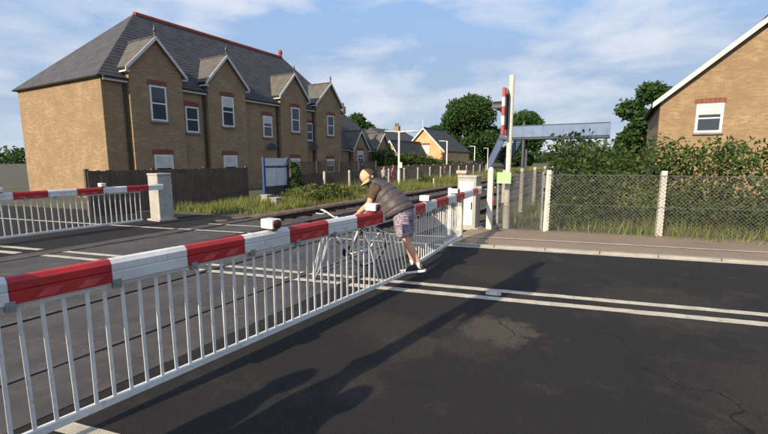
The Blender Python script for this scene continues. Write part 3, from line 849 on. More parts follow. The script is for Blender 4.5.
def mesh_fence(name, label, p0, p1, h, n, postm=M['concrete'], zp=1.15, pw=.06, grp=None, dens=.11):
    p0, p1 = Vector((*p0, 0)), Vector((*p1, 0))
    L = (p1 - p0).length; d = (p1 - p0).normalized()
    t = thing(name, label, 'fence', p0, math.atan2(d.y, d.x), grp)
    for k in range(n + 1):
        x = L * k / n
        lean = random.uniform(-.015, .015)
        MB().hexa([(x - pw, -pw, -.05), (x + pw, -pw, -.05), (x + pw, pw, -.05), (x - pw, pw, -.05)],
                  [(x - pw * .8 + lean, -pw * .8, zp), (x + pw * .8 + lean, -pw * .8, zp), (x + pw * .8 + lean, pw * .8, zp), (x - pw * .8 + lean, pw * .8, zp)]).build('post', postm, t)
    g = MB(); r = .004
    y = -pw - .01
    k = -h
    while k < L:
        for s in (1, -1):
            xa, xb = (k, k + h) if s > 0 else (k + h, k)
            za, zb = 0.03, h
            # clip to the fence length
            def clip(xa, za, xb, zb):
                pts = []
                for lim in (0, L):
                    pass
                t0, t1 = 0, 1
                dx = xb - xa
                for lim, sg in ((0, 1), (L, -1)):
                    q0 = sg * (xa - lim); q1 = sg * (xb - lim)
                    if q0 < 0 and q1 < 0: return None
                    if q0 < 0: t0 = max(t0, q0 / (q0 - q1))
                    elif q1 < 0: t1 = min(t1, q0 / (q0 - q1))
                if t0 >= t1: return None
                return (xa + dx * t0, za + (zb - za) * t0, xa + dx * t1, za + (zb - za) * t1)
            c = clip(xa, za, xb, zb)
            if c:
                x0, z0, x1, z1 = c
                g.add([(x0 - r, y, z0), (x0 + r, y, z0), (x1 + r, y, z1), (x1 - r, y, z1), (x0, y + r * 1.6, z0), (x1, y + r * 1.6, z1)], [(0, 1, 2, 3), (0, 3, 5, 4), (1, 4, 5, 2)])
        k += dens
    for z in (.05, h / 2, h):
        g.box(0, L, y - .004, y + .004, z - .004, z + .004)
    o = g.build('wire_mesh', M['wire'], t); o['kind'] = 'stuff'
    return t
mesh_fence('mesh_fence', 'wire mesh fence on pale concrete posts along the grassy verge', (15.8, 12.3), (43.4, 12.3), 1.0, 13, zp=1.12)

# notice board with blue posts
nb = thing('notice_board', 'white station notice board on two blue posts beyond the tracks', 'notice board', (13.2, 12.9, 0), R(0))
for x in (-.72, .72):
    MB().box(x - .045, x + .045, -.05, .05, -.03, 1.78).build('post', M['bluepost'], nb, bevel=.008)
MB().box(-.67, .67, -.02, .03, 1.42, 1.74).build('header_panel', M['signwhite'], nb)
MB().box(-.67, .67, -.03, .035, 1.34, 1.40).build('rail', M['bluepost'], nb)
pnl = MB().box(-.63, .63, -.02, .03, .56, 1.32).build('main_panel', M['signwhite'], nb)
MB().box(-.012, .012, -.027, -.021, .56, 1.32).build('panel_joint', M['greybox'], pnl)
MB().box(-.66, .66, 0.0, .03, .02, .54).build('lower_panel', M['signdark'], nb)
def trackbox(loc, s, lab):
    t = thing('equipment_box', lab, 'box', loc, R(random.uniform(-10, 10)), 'grey boxes beside the far track')
    MB().box(-s / 2, s / 2, -s / 2, s / 2, .0, s * 1.05).build('body', M['greybox'], t, bevel=.015)
    MB().box(-s / 2 - .03, s / 2 + .03, -s / 2 - .03, s / 2 + .03, s * 1.055, s * 1.2).build('lid', M['greybox'], t, bevel=.01)
    MB().box(-s * .35, -s * .25, -s / 2 - .012, -s / 2, .3 * s, .7 * s).build('hinge', M['pipe'], t)
trackbox((11.5, 11.8, 0.0), .28, 'pale grey trackside box at the foot of the notice board, left of the pair')
trackbox((10.95, 10.75, 0.0), .27, 'grey trackside box nearer the rails beside the bramble bush, right of the pair')
# small white lineside marker in the verge
mk = thing('lineside_marker', 'small white marker post in the grass beyond the right-hand barrier', 'marker', (25.0, 10.5, 0))
MB().box(-.04, .04, -.04, .04, -.03, .45).build('stake', M['whiteconc'], mk)
MB().box(-.09, .09, -.055, -.041, .25, .5).build('plate', M['barge'], mk)

# ------------------------------------------------------------------ lamp columns
def lamp_column(loc, h, rz, label, arms, name='lamp_column'):
    t = thing(name, label, 'street lamp', loc, rz, 'lamp columns beyond the railway')
    MB().tube([(0, 0, -.03), (0, 0, 1.0), (0, 0, 1.0), (0, 0, h)], [.095, .095, .072, .062], 10).build('pole', M['whitebar'], t, smooth=False)
    for s, L in arms:
        a = MB().tube([(0, 0, h - .06), (s * L * .5, 0, h - .03), (s * L, 0, h - .02)], .045, 6).build('arm', M['whitebar'], t)
        MB().loft([((s * (L - .1), 0, h - .03), (0, .07, 0), (0, 0, .05)), ((s * (L + .15), 0, h - .02), (0, .12, 0), (0, 0, .06)), ((s * (L + .45), 0, h - .01), (0, .09, 0), (0, 0, .04))], 10).build('lantern', M['frame'], a)
    return t
DV = math.atan2(-.869, .495)      # sideways direction as one faces along the picture
l1 = lamp_column((22.95, 12.0, 0), 3.42, DV, 'tall grey twin armed lamp column with a pale plate, beside the dark conifer', [(-1, .45), (1, .75)])
MB().box(-.03, .19, -.13, -.11, 1.15, 1.5).build('plate', M['cream'], l1)
lamp_column((38.7, 14.9, 0), 3.47, DV, 'grey single arm lamp column in front of the orange house', [(-1, .35)])
lamp_column((55.7, 17.4, 0), 3.46, DV, 'grey single arm lamp column right of the orange house, before the big tree', [(-1, .3)])
lamp_column((66.5, 18.6, 0), 3.46, DV, 'distant grey lamp column just left of the blue footbridge stairs', [(-1, .3)])

# ------------------------------------------------------------------ footbridge at the far end of the station
fb = thing('footbridge', 'blue grey station footbridge with steep stairs behind the crossing signal', 'footbridge', (43.0, 10.5, 0))
def Lf(p): return (p[0] - 43.0, p[1] - 10.5, p[2])
A0, A1 = Vector((46.2, 12.85, 0)), Vector((41.4, 9.9, 3.7))
sd = Vector((A1.x - A0.x, A1.y - A0.y, 0)).normalized(); sn = Vector((-sd.y, sd.x, 0))
if sn.y > 0: sn = -sn
for s in (0, 1.8):
    p, q = A0 + sn * s, A1 + sn * s
    MB().hexa([Lf(p), Lf(q), Lf(q + sn * .06), Lf(p + sn * .06)], [Lf(p + Vector((0, 0, 1.5))), Lf(q + Vector((0, 0, 1.5))), Lf(q + sn * .06 + Vector((0, 0, 1.5))), Lf(p + sn * .06 + Vector((0, 0, 1.5)))]).build('stair_side', M['bridge'], fb)
    MB().tube([Lf(p + Vector((0, 0, 1.56))), Lf(q + Vector((0, 0, 1.56)))], .05, 6).build('handrail', M['grey'], fb)
for k in range(20):
    c = A0.lerp(A1, (k + .5) / 20)
    c2 = c + sn * 1.8
    e = sd * .14
    MB().hexa([Lf(c - e), Lf(c + e), Lf(c2 + e), Lf(c2 - e)], [Lf(c - e + Vector((0, 0, .05))), Lf(c + e + Vector((0, 0, .05))), Lf(c2 + e + Vector((0, 0, .05))), Lf(c2 - e + Vector((0, 0, .05)))]).build('step', M['bridgedark'], fb)
B0 = Vector((40.6, 10.6, 3.7))
MB().box(-3.2, -1.2, -9.6, -.3, 3.5, 3.7).build('deck', M['bridgedark'], fb)
for x in (-3.26, -1.2):
    y1 = -1.0 if x < -2 else -1.6
    pp = MB().box(x, x + .06, -9.6, y1, 3.7, 4.7).build('parapet', M['bridge'], fb)
    MB().box(x - .03, x + .09, -9.6, y1, 4.702, 4.77).build('top_rail', M['bridgedark'], pp)
    yy = -9.4
    while yy < y1 - .1:
        MB().box(x - .035, x - .002, yy, yy + .07, 3.72, 4.69).build('rib', M['bridge'], pp)
        yy += .85
for (x, y) in ((-3.0, -2.6), (-1.4, -2.6), (-3.0, -9.3), (-1.4, -9.3)):
    MB().box(x - .1, x + .1, y - .1, y + .1, -.03, 3.5).build('leg', M['bridgedark'], fb)

# ------------------------------------------------------------------ barrier machine, posts, sign on the right
cab = thing('barrier_machine', 'cream barrier machine cabinet with grey sides at the end of the striped boom', 'cabinet', (9.75, 3.15, 0))
MB().box(-.2, .2, -.225, .225, .0, 1.25).build('body', M['greybox'], cab, bevel=.012)
MB().box(-.215, .215, -.24, .24, 1.252, 1.31).build('lid', M['greybox'], cab, bevel=.015)
dr = MB().box(-.225, -.203, -.17, .195, .10, 1.16).build('door', M['cream'], cab, bevel=.006)
MB().box(-.238, -.226, -.15, -.12, .5, .68).build('handle', M['pipe'], dr)
for z in (.25, .9): MB().box(-.24, -.226, (.16), .19, z, z + .1).build('hinge', M['grey'], dr)
MB().box(-.24, -.226, -.1, .02, .88, .91).build('plate', M['greybox'], dr)
MB().box(-.26, .26, -.3, .28, -.03, .045).build('plinth', M['concrete'], cab)
MB().tube([(-.1, -.225, 1.0), (-.1, -.34, 1.0)], .07, 12).build('drive_shaft', M['grey'], cab)
wp = thing('gate_post', 'stout white concrete post right of the barrier machine', 'post', (9.74, 2.63, 0))
MB().hexa([(-.066, -.066, -.03), (.066, -.066, -.03), (.066, .066, -.03), (-.066, .066, -.03)], [(-.062, -.062, 1.44), (.062, -.062, 1.44), (.062, .062, 1.44), (-.062, .062, 1.44)]).build('shaft', M['whiteconc'], wp, bevel=.012)
MB().hexa([(-.062, -.062, 1.442), (.062, -.062, 1.442), (.062, .062, 1.442), (-.062, .062, 1.442)], [(-.03, -.03, 1.51), (.03, -.03, 1.51), (.03, .03, 1.51), (-.03, .03, 1.51)]).build('cap', M['whiteconc'], wp)
pdl = MB().box(-.06, -.0, -.105, -.067, .66, .74).build('padlock', M['red'], wp, bevel=.008)
MB().tube([(-.045, -.086, .74), (-.045, -.086, .78), (-.03, -.086, .795), (-.015, -.086, .78), (-.015, -.086, .74)], .006, 5).build('shackle', M['grey'], pdl)
bp = thing('slim_post', 'slim pale grey post standing just behind the right-hand striped boom', 'post', (9.27, 3.47, -0.02))
MB().tube([(0, 0, -.25), (0, 0, 1.0)], .05, 12).build('shaft', M['whitebar'], bp)
MB().loft([((0, 0, 1.0), (.055, 0, 0), (0, .055, 0)), ((0, 0, 1.03), (.05, 0, 0), (0, .05, 0)), ((0, 0, 1.045), (.02, 0, 0), (0, .02, 0))], 12).build('cap', M['whitebar'], bp)
bs_ = thing('brick_pier', 'small brown brick pier poking up behind the cabinet', 'pier', (10.62, 3.62, 0))
MB().box(-.11, .11, -.11, .11, -.03, 1.32).build('shaft', M['stock'], bs_); MB().box(-.14, .14, -.14, .14, 1.322, 1.4).build('coping', M['concrete'], bs_)
mesh_fence('mesh_fence', 'short wire mesh panel between white post and crossing signal', (9.76, 2.45), (10.05, 1.5), 1.35, 1, postm=M['grey'], zp=1.4, dens=.06, pw=.025)
mesh_fence('mesh_fence', 'wire mesh fence along the back of the right-hand pavement', (10.07, 1.4), (13.1, -12.0), 1.35, 6, postm=M['whiteconc'], zp=1.45, dens=.08)
mesh_fence('mesh_fence', 'wire mesh fence running beside the nearer track behind the cabinet', (11.6, 2.75), (40, 2.75), 1.3, 12, postm=M['concrete'], zp=1.4, dens=.12)
gs = thing('lime_sign', 'small plain lime green sign fixed on the mesh beside the white post', 'sign', (9.64, 2.30, 1.14), R(-90))
MB().box(-.16, .16, -.008, .008, 0, .25).build('plate', M['green'], gs, bevel=.003)
MB().box(-.145, .145, -.012, -.0085, .03, .055).build('pale_band', M['barge'], gs)
for x in (-.12, .12): MB().loft([((x, -.008, .21), (.01, 0, 0), (0, 0, .01)), ((x, -.014, .21), (.008, 0, 0), (0, 0, .008))], 8).build('bolt', M['grey'], gs)

def crossing_signal(loc, rz, label, lift=0.0):
    t = thing('crossing_signal', label, 'traffic signal', loc, rz, 'level crossing signals')
    MB().tube([(0, 0, -.03), (0, 0, .6)], .085, 12).build('base', M['greybox'], t)
    MB().tube([(0, 0, .6), (0, 0, 3.62 + lift)], .062 + lift * .03, 12).build('pole', M['whiteconc'], t)
    MB().box(-.40, .40, .06, .10, 2.26 + lift, 3.30 + lift).build('backboard', M['black'], t)
    k = 0
    bw = .115
    zz = np.linspace(2.26 + lift, 3.30 + lift, 6)
    for x in (-.40, .40 - bw):
        for i in range(5):
            MB().box(x - .003, x + bw + .003, .05, .11, zz[i] + .002, zz[i + 1] - .002).build('border_block', M['red'] if i % 2 == 0 else M['white'], t)
    xx = np.linspace(-.40 + bw + .004, .40 - bw - .004, 6)
    for z in (2.26 + lift, 3.30 + lift - bw):
        for i in range(5):
            MB().box(xx[i] + .002, xx[i + 1] - .002, .05, .11, z, z + bw).build('border_block', M['white'] if i % 2 == 0 else M['red'], t)
    for (x, z, m_, HL) in ((-.17, 2.88 + lift, 'lens', .20), (.17, 2.88 + lift, 'lens', .20), (0, 2.53 + lift, 'amber', .02)):
        l = MB().loft([((x, .105, z), (.145, 0, 0), (0, 0, .145)), ((x, .16, z), (.145, 0, 0), (0, 0, .145))], 18).build('lamp', M['black'], t)
        MB().loft([((x, .161, z), (.12, 0, 0), (0, 0, .12)), ((x, .185, z), (.07, 0, 0), (0, 0, .07))], 18).build('lens', M[m_], l)
        hd = MB(); n = 16
        for i in range(n):
            t0 = -.25 + (PI + .5) * i / n; t1 = -.25 + (PI + .5) * (i + 1) / n
            r = .15
            p = [(x + r * math.cos(q), y, z + r * math.sin(q)) for q in (t0, t1) for y in (.16, .16 + HL)]
            r2 = .14
            p2 = [(x + r2 * math.cos(q), y, z + r2 * math.sin(q)) for q in (t0, t1) for y in (.16, .16 + HL)]
            hd.add([p[0], p[1], p[3], p[2], p2[0], p2[1], p2[3], p2[2]], [(0, 1, 2, 3), (4, 7, 6, 5), (1, 5, 6, 2), (0, 3, 7, 4)])
        hd.build('hood', M['black'], l)
    return t
crossing_signal((10.02, 2.30, 0), 0, 'crossing signal with red and white chequered border at the right of the crossing')
crossing_signal((-1.35, 2.41, 0), PI + R(7), 'unseen crossing signal left of the camera, tall white pole added for its shadow', 0.7)  # out of view; placed and stretched to throw the long shadow on the road

# ------------------------------------------------------------------ the striped barriers
def stripe_mesh(L, m):
    h, w = .15, .095
    prof = [(-w / 2, 0), (w / 2, 0), (w / 2, h * .42), (w / 2 - .008, h * .47), (w / 2, h * .52), (w / 2, h * .8), (w / 2 - .02, h * .97), (0, h), (-w / 2 + .02, h * .97), (-w / 2, h * .8), (-w / 2, h * .52), (-w / 2 + .008, h * .47), (-w / 2, h * .42)]
    q = MB(); q.rings([[(0, a, b) for a, b in prof], [(L, a, b) for a, b in prof]])
    return q.mesh('stripe', m)
bar_mesh = MB().box(-.010, .010, -.006, .006, 0, 1).mesh('bar', M['whitebar'])
clamp_mesh = MB().box(-.022, .022, -.053, .053, -.03, .03).box(-.008, .008, -.062, -.0535, -.008, .008).mesh('clamp', M['grey'])
def barrier(label, pivot, tip, zt, bounds, red_first, sk0, sk1, pitch, lamps, lens_side, grp, zb=.10, weight=True):
    P, T = Vector((*pivot, 0)), Vector((*tip, 0))
    d = T - P; L = d.length
    t = thing('barrier', label, 'barrier', P, math.atan2(d.y, d.x), grp)
    z0 = zt - .15
    for i, (a, b) in enumerate(zip(bounds, bounds[1:])):
        red = (i % 2 == 0) == red_first
        s = piece('red_stripe' if red else 'white_stripe', stripe_mesh(b - a - .002, M['red'] if red else M['white']), t, (a, 0, z0))
        if red:
            for k in (0.22, 0.62):
                for y_ in (-.0485, .0485):
                    MB().add([(x, y_, z) for x, z in (((b - a) * k, .012), ((b - a) * k + .09, .012), ((b - a) * k + .14, .055), ((b - a) * k + .05, .055))], [(0, 1, 2, 3)]).build('sheeting_fleck', M['redtape'], s)
    MB().box(L - .012, L + .01, -.05, .05, z0 + .005, zt - .005).build('end_cap', M['white'], t)
    MB().box(sk0, sk1, -.014, .014, z0 - .032, z0 - .002).build('hanger_rail', M['whitebar'], t)
    MB().box(sk0, sk1, -.02, .02, zb, zb + .045).build('bottom_rail', M['whitebar'], t)
    x = sk0 + .3
    while x < sk1:
        piece('clamp', clamp_mesh, t, (x, 0, z0 - .012)); x += .525
    x = sk0 + .03
    while x < sk1:
        piece('bar', bar_mesh, t, (x, 0, zb + .045), (random.uniform(-.006, .006), random.uniform(-.012, .012), 0), (1, 1, z0 - .03 - zb - .045))
        x += pitch
    for x in lamps:
        sd = lens_side
        l = MB().box(x - .055, x + .055, -.08, .08, zt + .012, zt + .10).build('boom_lamp', M['white'], t, bevel=.012)
        MB().box(x - .03, x + .03, -.05, .05, zt - .004, zt + .012).build('bracket', M['pipe'], l)
        MB().loft([((x, sd * .0805, zt + .055), (.047, 0, 0), (0, 0, .043)), ((x, sd * .09, zt + .055), (.045, 0, 0), (0, 0, .041)), ((x, sd * .096, zt + .055), (.02, 0, 0), (0, 0, .02))], 18).build('lens', M['lens'], l)
    return t
bl_ = [0.0, .35, .85, 1.35, 1.85, 2.35, 2.88, 3.36, 3.89]
LP = (.5, 2.872); LT = (4.375, 2.541)
barL = barrier('left-hand red and white barrier with upright white bars, the nearest to the camera', LP, LT, 1.07, bl_, False, .05, 3.80, .105, (.2, 2.17, 3.72), -1, 'striped level crossing barriers')
# sprung end of the skirt: bars leaning where the man has pushed it
LA = math.atan2(LT[1] - LP[1], LT[0] - LP[0])
leanm = []
prev = None
for i in range(9):
    xb = 3.86 + i * .083
    xt = xb - .27 * (1 - i / 12)
    zt_ = .90 - .042 * max(0, i - 1)
    MB().tube([(xb, -.004, .12), (xt, .02, zt_)], .009, 6).build('bar', M['whitebar'], barL)
    if prev is not None:
        MB().tube([prev, (xt, .02, zt_)], .008, 6).build('top_wire', M['whitebar'], barL)
    prev = (xt, .02, zt_)
MB().hexa([(3.80, -.02, .10), (4.85, .02, .10), (4.85, .05, .10), (3.80, .02, .10)], [(3.80, -.02, .14), (4.85, .02, .14), (4.85, .05, .14), (3.80, .02, .14)]).build('bottom_rail', M['whitebar'], barL)
RP = (9.62, 2.86); RT = (5.36, 2.585)
RL = math.hypot(RP[0] - RT[0], RP[1] - RT[1])
br_ = [0.0, .30, .77, 1.52, 2.10, 2.62, 3.27, 3.83, RL]
barR = barrier('right-hand red and white barrier reaching to the cream machine cabinet', RP, RT, 1.035, br_, False, 1.52, RL - .02, .105, (2.1, 3.72), 1, 'striped level crossing barriers')
MB().box(1.49, 1.53, -.02, .02, .06, .90).build('end_bar', M['greybox'], barR)
# the pair on the far side of the railway, right-hand half only stands in the open
FP = (6.7, 10.75); FT = (2.9, 10.75)
barrier('distant red and white barrier across the road beyond the tracks', FP, FT, 1.03, [0, .4, .95, 1.5, 2.05, 2.6, 3.2, 3.8], False, .6, 3.75, .12, (1.5, 3.4), -1, 'striped level crossing barriers')
barrier('second distant red and white barrier, closing the far lane beyond the tracks', (-.9, 10.75), (2.8, 10.75), 1.03, [0, .4, .95, 1.5, 2.05, 2.6, 3.2, 3.69], False, .6, 3.6, .12, (1.5, 3.4), 1, 'striped level crossing barriers')
dup(cab, (6.85, 11.1, 0), PI, 'cream barrier machine cabinet beyond the tracks at the far side of the road')

# ------------------------------------------------------------------ people
def skin_mesh(verts, edges, radii, levels=2):
    me = bpy.data.meshes.new('tmp')
    me.from_pydata([tuple(v) for v in verts], edges, [])
    o = bpy.data.objects.new('tmp', me); COL.objects.link(o)
    sk = o.modifiers.new('skin', 'SKIN'); sk.use_smooth_shade = True
    for i, r in enumerate(radii):
        rr = (r, r) if not isinstance(r, tuple) else r
        me.skin_vertices[0].data[i].radius = rr
        me.skin_vertices[0].data[i].use_root = (i == 0)
    s = o.modifiers.new('sub', 'SUBSURF'); s.levels = levels; s.render_levels = levels
    dg = bpy.context.evaluated_depsgraph_get()
    ev = o.evaluated_get(dg)
    m2 = ev.to_mesh()
    V = [tuple(v.co) for v in m2.vertices]; F = [tuple(p.vertices) for p in m2.polygons]
    ev.to_mesh_clear()
    bpy.data.objects.remove(o); bpy.data.meshes.remove(me)
    return V, F
def head_geo(q, c, rot, s=1.0, beard=False):
    """head with brow, nose, mouth, chin and ears; local x right, y forward, z up"""
    nu, nv = 32, 24
    vs = []; fs = []
    for j in range(nv + 1):
        ph = PI * j / nv
        for i in range(nu):
            th = 2 * PI * i / nu
            x, y, z = math.sin(ph) * math.cos(th), math.sin(ph) * math.sin(th), math.cos(ph)
            X, Y, Z = x * .076, y * .096, z * .117
            if z < 0:
                X *= 1 - .30 * (-z) ** 1.3
                Y = Y * (1 - .12 * -z) + .018 * (-z)
            if y > .2:
                g = lambda a, b, sx, sz: math.exp(-((x - a) / sx) ** 2 - ((z - b) / sz) ** 2)
                Y += .026 * g(0, -.18, .13, .17) + .010 * g(0, .12, .5, .08)
                Y -= .012 * (g(.36, -.02, .17, .12) + g(-.36, -.02, .17, .12))
                Y += .008 * g(0, -.52, .26, .09) + .010 * g(0, -.85, .25, .14) - .006 * g(0, -.42, .3, .05)
            p = rot @ Vector((X * s, Y * s, Z * s))
            vs.append(Vector(c) + p)
    for j in range(nv):
        for i in range(nu):
            a = j * nu + i; b = j * nu + (i + 1) % nu
            fs.append((a, a + nu, b + nu, b))
    q.add(vs, fs)
    for sx in (-1, 1):
        er = rot @ Matrix.Rotation(sx * .35, 3, 'Z')
        q.ellipsoid(Vector(c) + rot @ Vector((sx * .079 * s, -.008 * s, -.01 * s)), (.012 * s, .022 * s, .033 * s), 10, 8, er)
def eyes(c, rot, parent, s=1.0):
    for sx in (-1, 1):
        MB().ellipsoid(Vector(c) + rot @ Vector((sx * .031 * s, .083 * s, .0)), (.011 * s, .008 * s, .008 * s), 8, 6).build('eye', M['eye'], parent)
def hand_geo(q, wrist, dirv, palm_n, side, s=1.0, curl=.6):
    """palm with four unequal bent fingers and a thumb leaving its side"""
    d = Vector(dirv).normalized(); n = Vector(palm_n); n = (n - d * n.dot(d)).normalized(); w = d.cross(n) * side
    W0 = Vector(wrist)
    q.loft([(W0 - d * .01, w * .026 * s, n * .019 * s), (W0 + d * .03 * s, w * .036 * s, n * .018 * s), (W0 + d * .065 * s, w * .042 * s, n * .016 * s), (W0 + d * .092 * s, w * .041 * s, n * .013 * s), (W0 + d * .098 * s, w * .03 * s, n * .008 * s)], 12)
    for k, (off, ln) in enumerate(((.031, .072), (.011, .08), (-.011, .075), (-.031, .058))):
        p0 = W0 + d * .082 * s + w * off * s
        pts = [p0 - d * .02 * s, p0]
        a = 0
        dd = d
        for seg, fr in enumerate((.45, .32, .23)):
            a += curl * (0.6 if seg == 0 else 1.0)
            dv = d * math.cos(a) + n * math.sin(a)
            pts.append(pts[-1] + dv * ln * fr * s)
        q.tube(pts, [.009 * s, .0095 * s, .009 * s, .008 * s, .006 * s], 7)
    p0 = W0 + d * .03 * s + w * .03 * s
    t1 = p0 + (w * .7 + d * .6 + n * .25).normalized() * .04 * s
    t2 = t1 + (w * .3 + d * .8 + n * .45).normalized() * .034 * s
    t3 = t2 + (d * .85 + n * .55).normalized() * .024 * s
    q.tube([p0 - w * .012 * s, p0, t1, t2, t3], [.012 * s, .013 * s, .011 * s, .0095 * s, .006 * s], 7)

# the man leaning through the gap between the two booms, toes on the bottom rail
man = thing('person', 'man in a tan cap, dark grey gilet and checked shorts leaning over the barrier', 'person', (5.12, 2.5, 0))
mo = Vector((5.12, 2.5, 0))
def m_(*p): return Vector(p) - mo
J = dict(pelvis=(5.12, 2.63, 1.0), belly=(5.12, 2.78, 1.08), chest=(5.12, 2.93, 1.19), neck0=(5.11, 3.02, 1.29), neck=(5.10, 3.07, 1.37), head=(5.08, 3.115, 1.43),
         shl=(4.93, 2.96, 1.28), ell=(4.87, 3.02, 1.07), wrl=(4.83, 3.19, .93), shr=(5.31, 2.98, 1.26), elr=(5.36, 3.10, 1.05), wrr=(5.26, 3.27, .92),
         hl=(5.02, 2.60, .95), kl=(5.01, 2.51, .575), al=(5.02, 2.30, .245), hr=(5.22, 2.62, .95), kr=(5.22, 2.61, .56), ar=(5.21, 2.48, .205),
         tl=(5.01, 2.415, .155), tr=(5.21, 2.59, .14))
names = list(J)
E_ = [('pelvis', 'belly'), ('belly', 'chest'), ('chest', 'neck0'), ('neck0', 'neck'), ('neck', 'head'), ('neck0', 'shl'), ('shl', 'ell'), ('ell', 'wrl'), ('neck0', 'shr'), ('shr', 'elr'), ('elr', 'wrr'),
      ('pelvis', 'hl'), ('hl', 'kl'), ('kl', 'al'), ('pelvis', 'hr'), ('hr', 'kr'), ('kr', 'ar'), ('al', 'tl'), ('ar', 'tr')]
RD = dict(pelvis=.13, belly=.14, chest=.14, neck0=.08, neck=.055, head=.06, shl=.06, ell=.044, wrl=.028, shr=.06, elr=.044, wrr=.028, hl=.09, kl=.06, al=.038, hr=.09, kr=.06, ar=.038, tl=.03, tr=.03)
vj = {k: Vector(v) - mo for k, v in J.items()}
# calf and forearm swell
extra = {'cl': (('kl', 'al'), .34, .063, (0, -.02, 0)), 'cr': (('kr', 'ar'), .34, .063, (0, -.02, 0)), 'fl': (('ell', 'wrl'), .3, .046, (0, 0, 0)), 'fr': (('elr', 'wrr'), .3, .046, (0, 0, 0))}
EE = []
for a, b in E_:
    hit = [k for k, v in extra.items() if v[0] == (a, b)]
    if hit:
        k = hit[0]; f = extra[k]
        vj[k] = vj[a].lerp(vj[b], f[1]) + Vector(f[3]); RD[k] = f[2]; names.append(k)
        EE += [(a, k), (k, b)]
    else: EE.append((a, b))
V, F = skin_mesh([vj[n] for n in names], [(names.index(a), names.index(b)) for a, b in EE], [RD[n] for n in names])
body = MB().add(V, F)
fwd = Vector((-.78, .40, -.50)).normalized(); upv = Vector((-.1, .55, .8)); upv = (upv - fwd * upv.dot(fwd)).normalized(); rt = fwd.cross(upv)
HR = Matrix((rt, fwd, upv)).transposed()
hc = vj['head'] + Vector((-.005, .02, .0))
head_geo(body, hc, HR, 1.0)
hand_geo(body, vj['wrl'], (-.12, .82, -.55), (0, -.5, -.8), -1, 1.0, .7)
hand_geo(body, vj['wrr'], (-.35, .75, -.55), (0, -.5, -.8), 1, 1.0, .7)
bo = body.build('body', M['skin'], man, smooth=True)
eyes(hc, HR, man)
# dark hair at the back and sides, beard below
hq = MB()
nu, nv = 26, 16
vs = []; fs = []
for j in range(nv + 1):
    ph = PI * j / nv
    for i in range(nu):
        th = 2 * PI * i / nu
        x, y, z = math.sin(ph) * math.cos(th), math.sin(ph) * math.sin(th), math.cos(ph)
        k = 1.07 + .015 * math.sin(17 * th + 5 * ph)
        yy = min(y, .25 + .5 * max(0, z)); zz = max(z, -.55 - .1 * y)
        vs.append(hc + HR @ Vector((x * .079 * k * (1 if y < .25 else .96), yy * .098 * k, zz * .119 * k + .002)))
for j in range(nv):
    for i in range(nu):
        a = j * nu + i; b = j * nu + (i + 1) % nu
        fs.append((a, a + nu, b + nu, b))
hq.add(vs, fs); hq.build('hair', M['hair'], man, smooth=True)
bq = MB(); bq.ellipsoid(hc + HR @ Vector((0, .052, -.085)), (.056, .052, .045), 16, 12, HR); bq.build('beard', M['hair'], man, smooth=True)
# cap: tan front panels, brown back, curved peak and a stitched patch
def cap_shell(front):
    q = MB(); vs = []; fs = []; nu, nv = 24, 9
    t0, t1 = (0.02, .98) if front else (.98, 2.02)
    for j in range(nv + 1):
        ph = (PI * .53) * j / nv
        for i in range(nu + 1):
            th = PI * (t0 + (t1 - t0) * i / nu)
            hgt = 1.0
            vs.append(hc + HR @ Vector((math.sin(ph) * math.cos(th) * .094, math.sin(ph) * math.sin(th) * .117 + (.006 if front else 0), math.cos(ph) * (.140 if front else .134) + .012)))
    for j in range(nv):
        for i in range(nu):
            a = j * (nu + 1) + i
            fs.append((a, a + nu + 1, a + nu + 2, a + 1))
    return q.add(vs, fs)
cp = cap_shell(True).build('cap', M['cap'], man, smooth=True)
s = cp.modifiers.new('solid', 'SOLIDIFY'); s.thickness = .004
cb = cap_shell(False).build('cap_back', M['capdark'], cp, smooth=True); s = cb.modifiers.new('solid', 'SOLIDIFY'); s.thickness = .004
pk = MB(); vs = []; fs = []
for j in range(6):
    r = j / 5
    for i in range(15):
        th = PI * (.09 + .82 * i / 14)
        x = math.cos(th) * (.090 - .004 * r); y = math.sin(th) * .112 + r * .072 * math.sin(th) ** .6
        z = .0 - .022 * r - .035 * (x / .09) ** 2 * r
        vs.append(hc + HR @ Vector((x, y + .004, z)))
for j in range(5):
    for i in range(14):
        a = j * 15 + i; fs.append((a, a + 1, a + 16, a + 15))
pk.add(vs, fs); p_ = pk.build('peak', M['cap'], cp, smooth=True); s = p_.modifiers.new('solid', 'SOLIDIFY'); s.thickness = .006
def on_cap(x, z, k):   # point on the front of the cap
    zz = (z - .012) / .140; xx = x / .094
    yy = math.sqrt(max(0, 1 - zz * zz - xx * xx)) * .117 + .006
    return hc + HR @ Vector((x * k, yy * k, z * k))
def patch(pts, m, k, name):
    q = MB(); cxm = sum(p[0] for p in pts) / len(pts); czm = sum(p[1] for p in pts) / len(pts)
    inner = [on_cap(p[0], p[1], k) for p in pts]; base = [on_cap(p[0], p[1], k - .02) for p in pts]
    mid = [on_cap((p[0] + cxm) / 2, (p[1] + czm) / 2, k) for p in pts]
    n = len(pts); q.add(inner + base + mid + [on_cap(cxm, czm, k)], [(i, (i + 1) % n, n + (i + 1) % n, n + i) for i in range(n)] + [(i, (i + 1) % n, 2 * n + (i + 1) % n, 2 * n + i) for i in range(n)] + [(2 * n + i, 2 * n + (i + 1) % n, 3 * n) for i in range(n)])
    return q.build(name, m, cp, smooth=False)
ell = lambda a, b, zc: [(a * math.cos(2 * PI * i / 20), zc + b * math.sin(2 * PI * i / 20)) for i in range(20)]
patch(ell(.044, .034, .080), M['badgewhite'], 1.022, 'badge_rim')
patch(ell(.034, .024, .078), M['badge'], 1.034, 'badge')
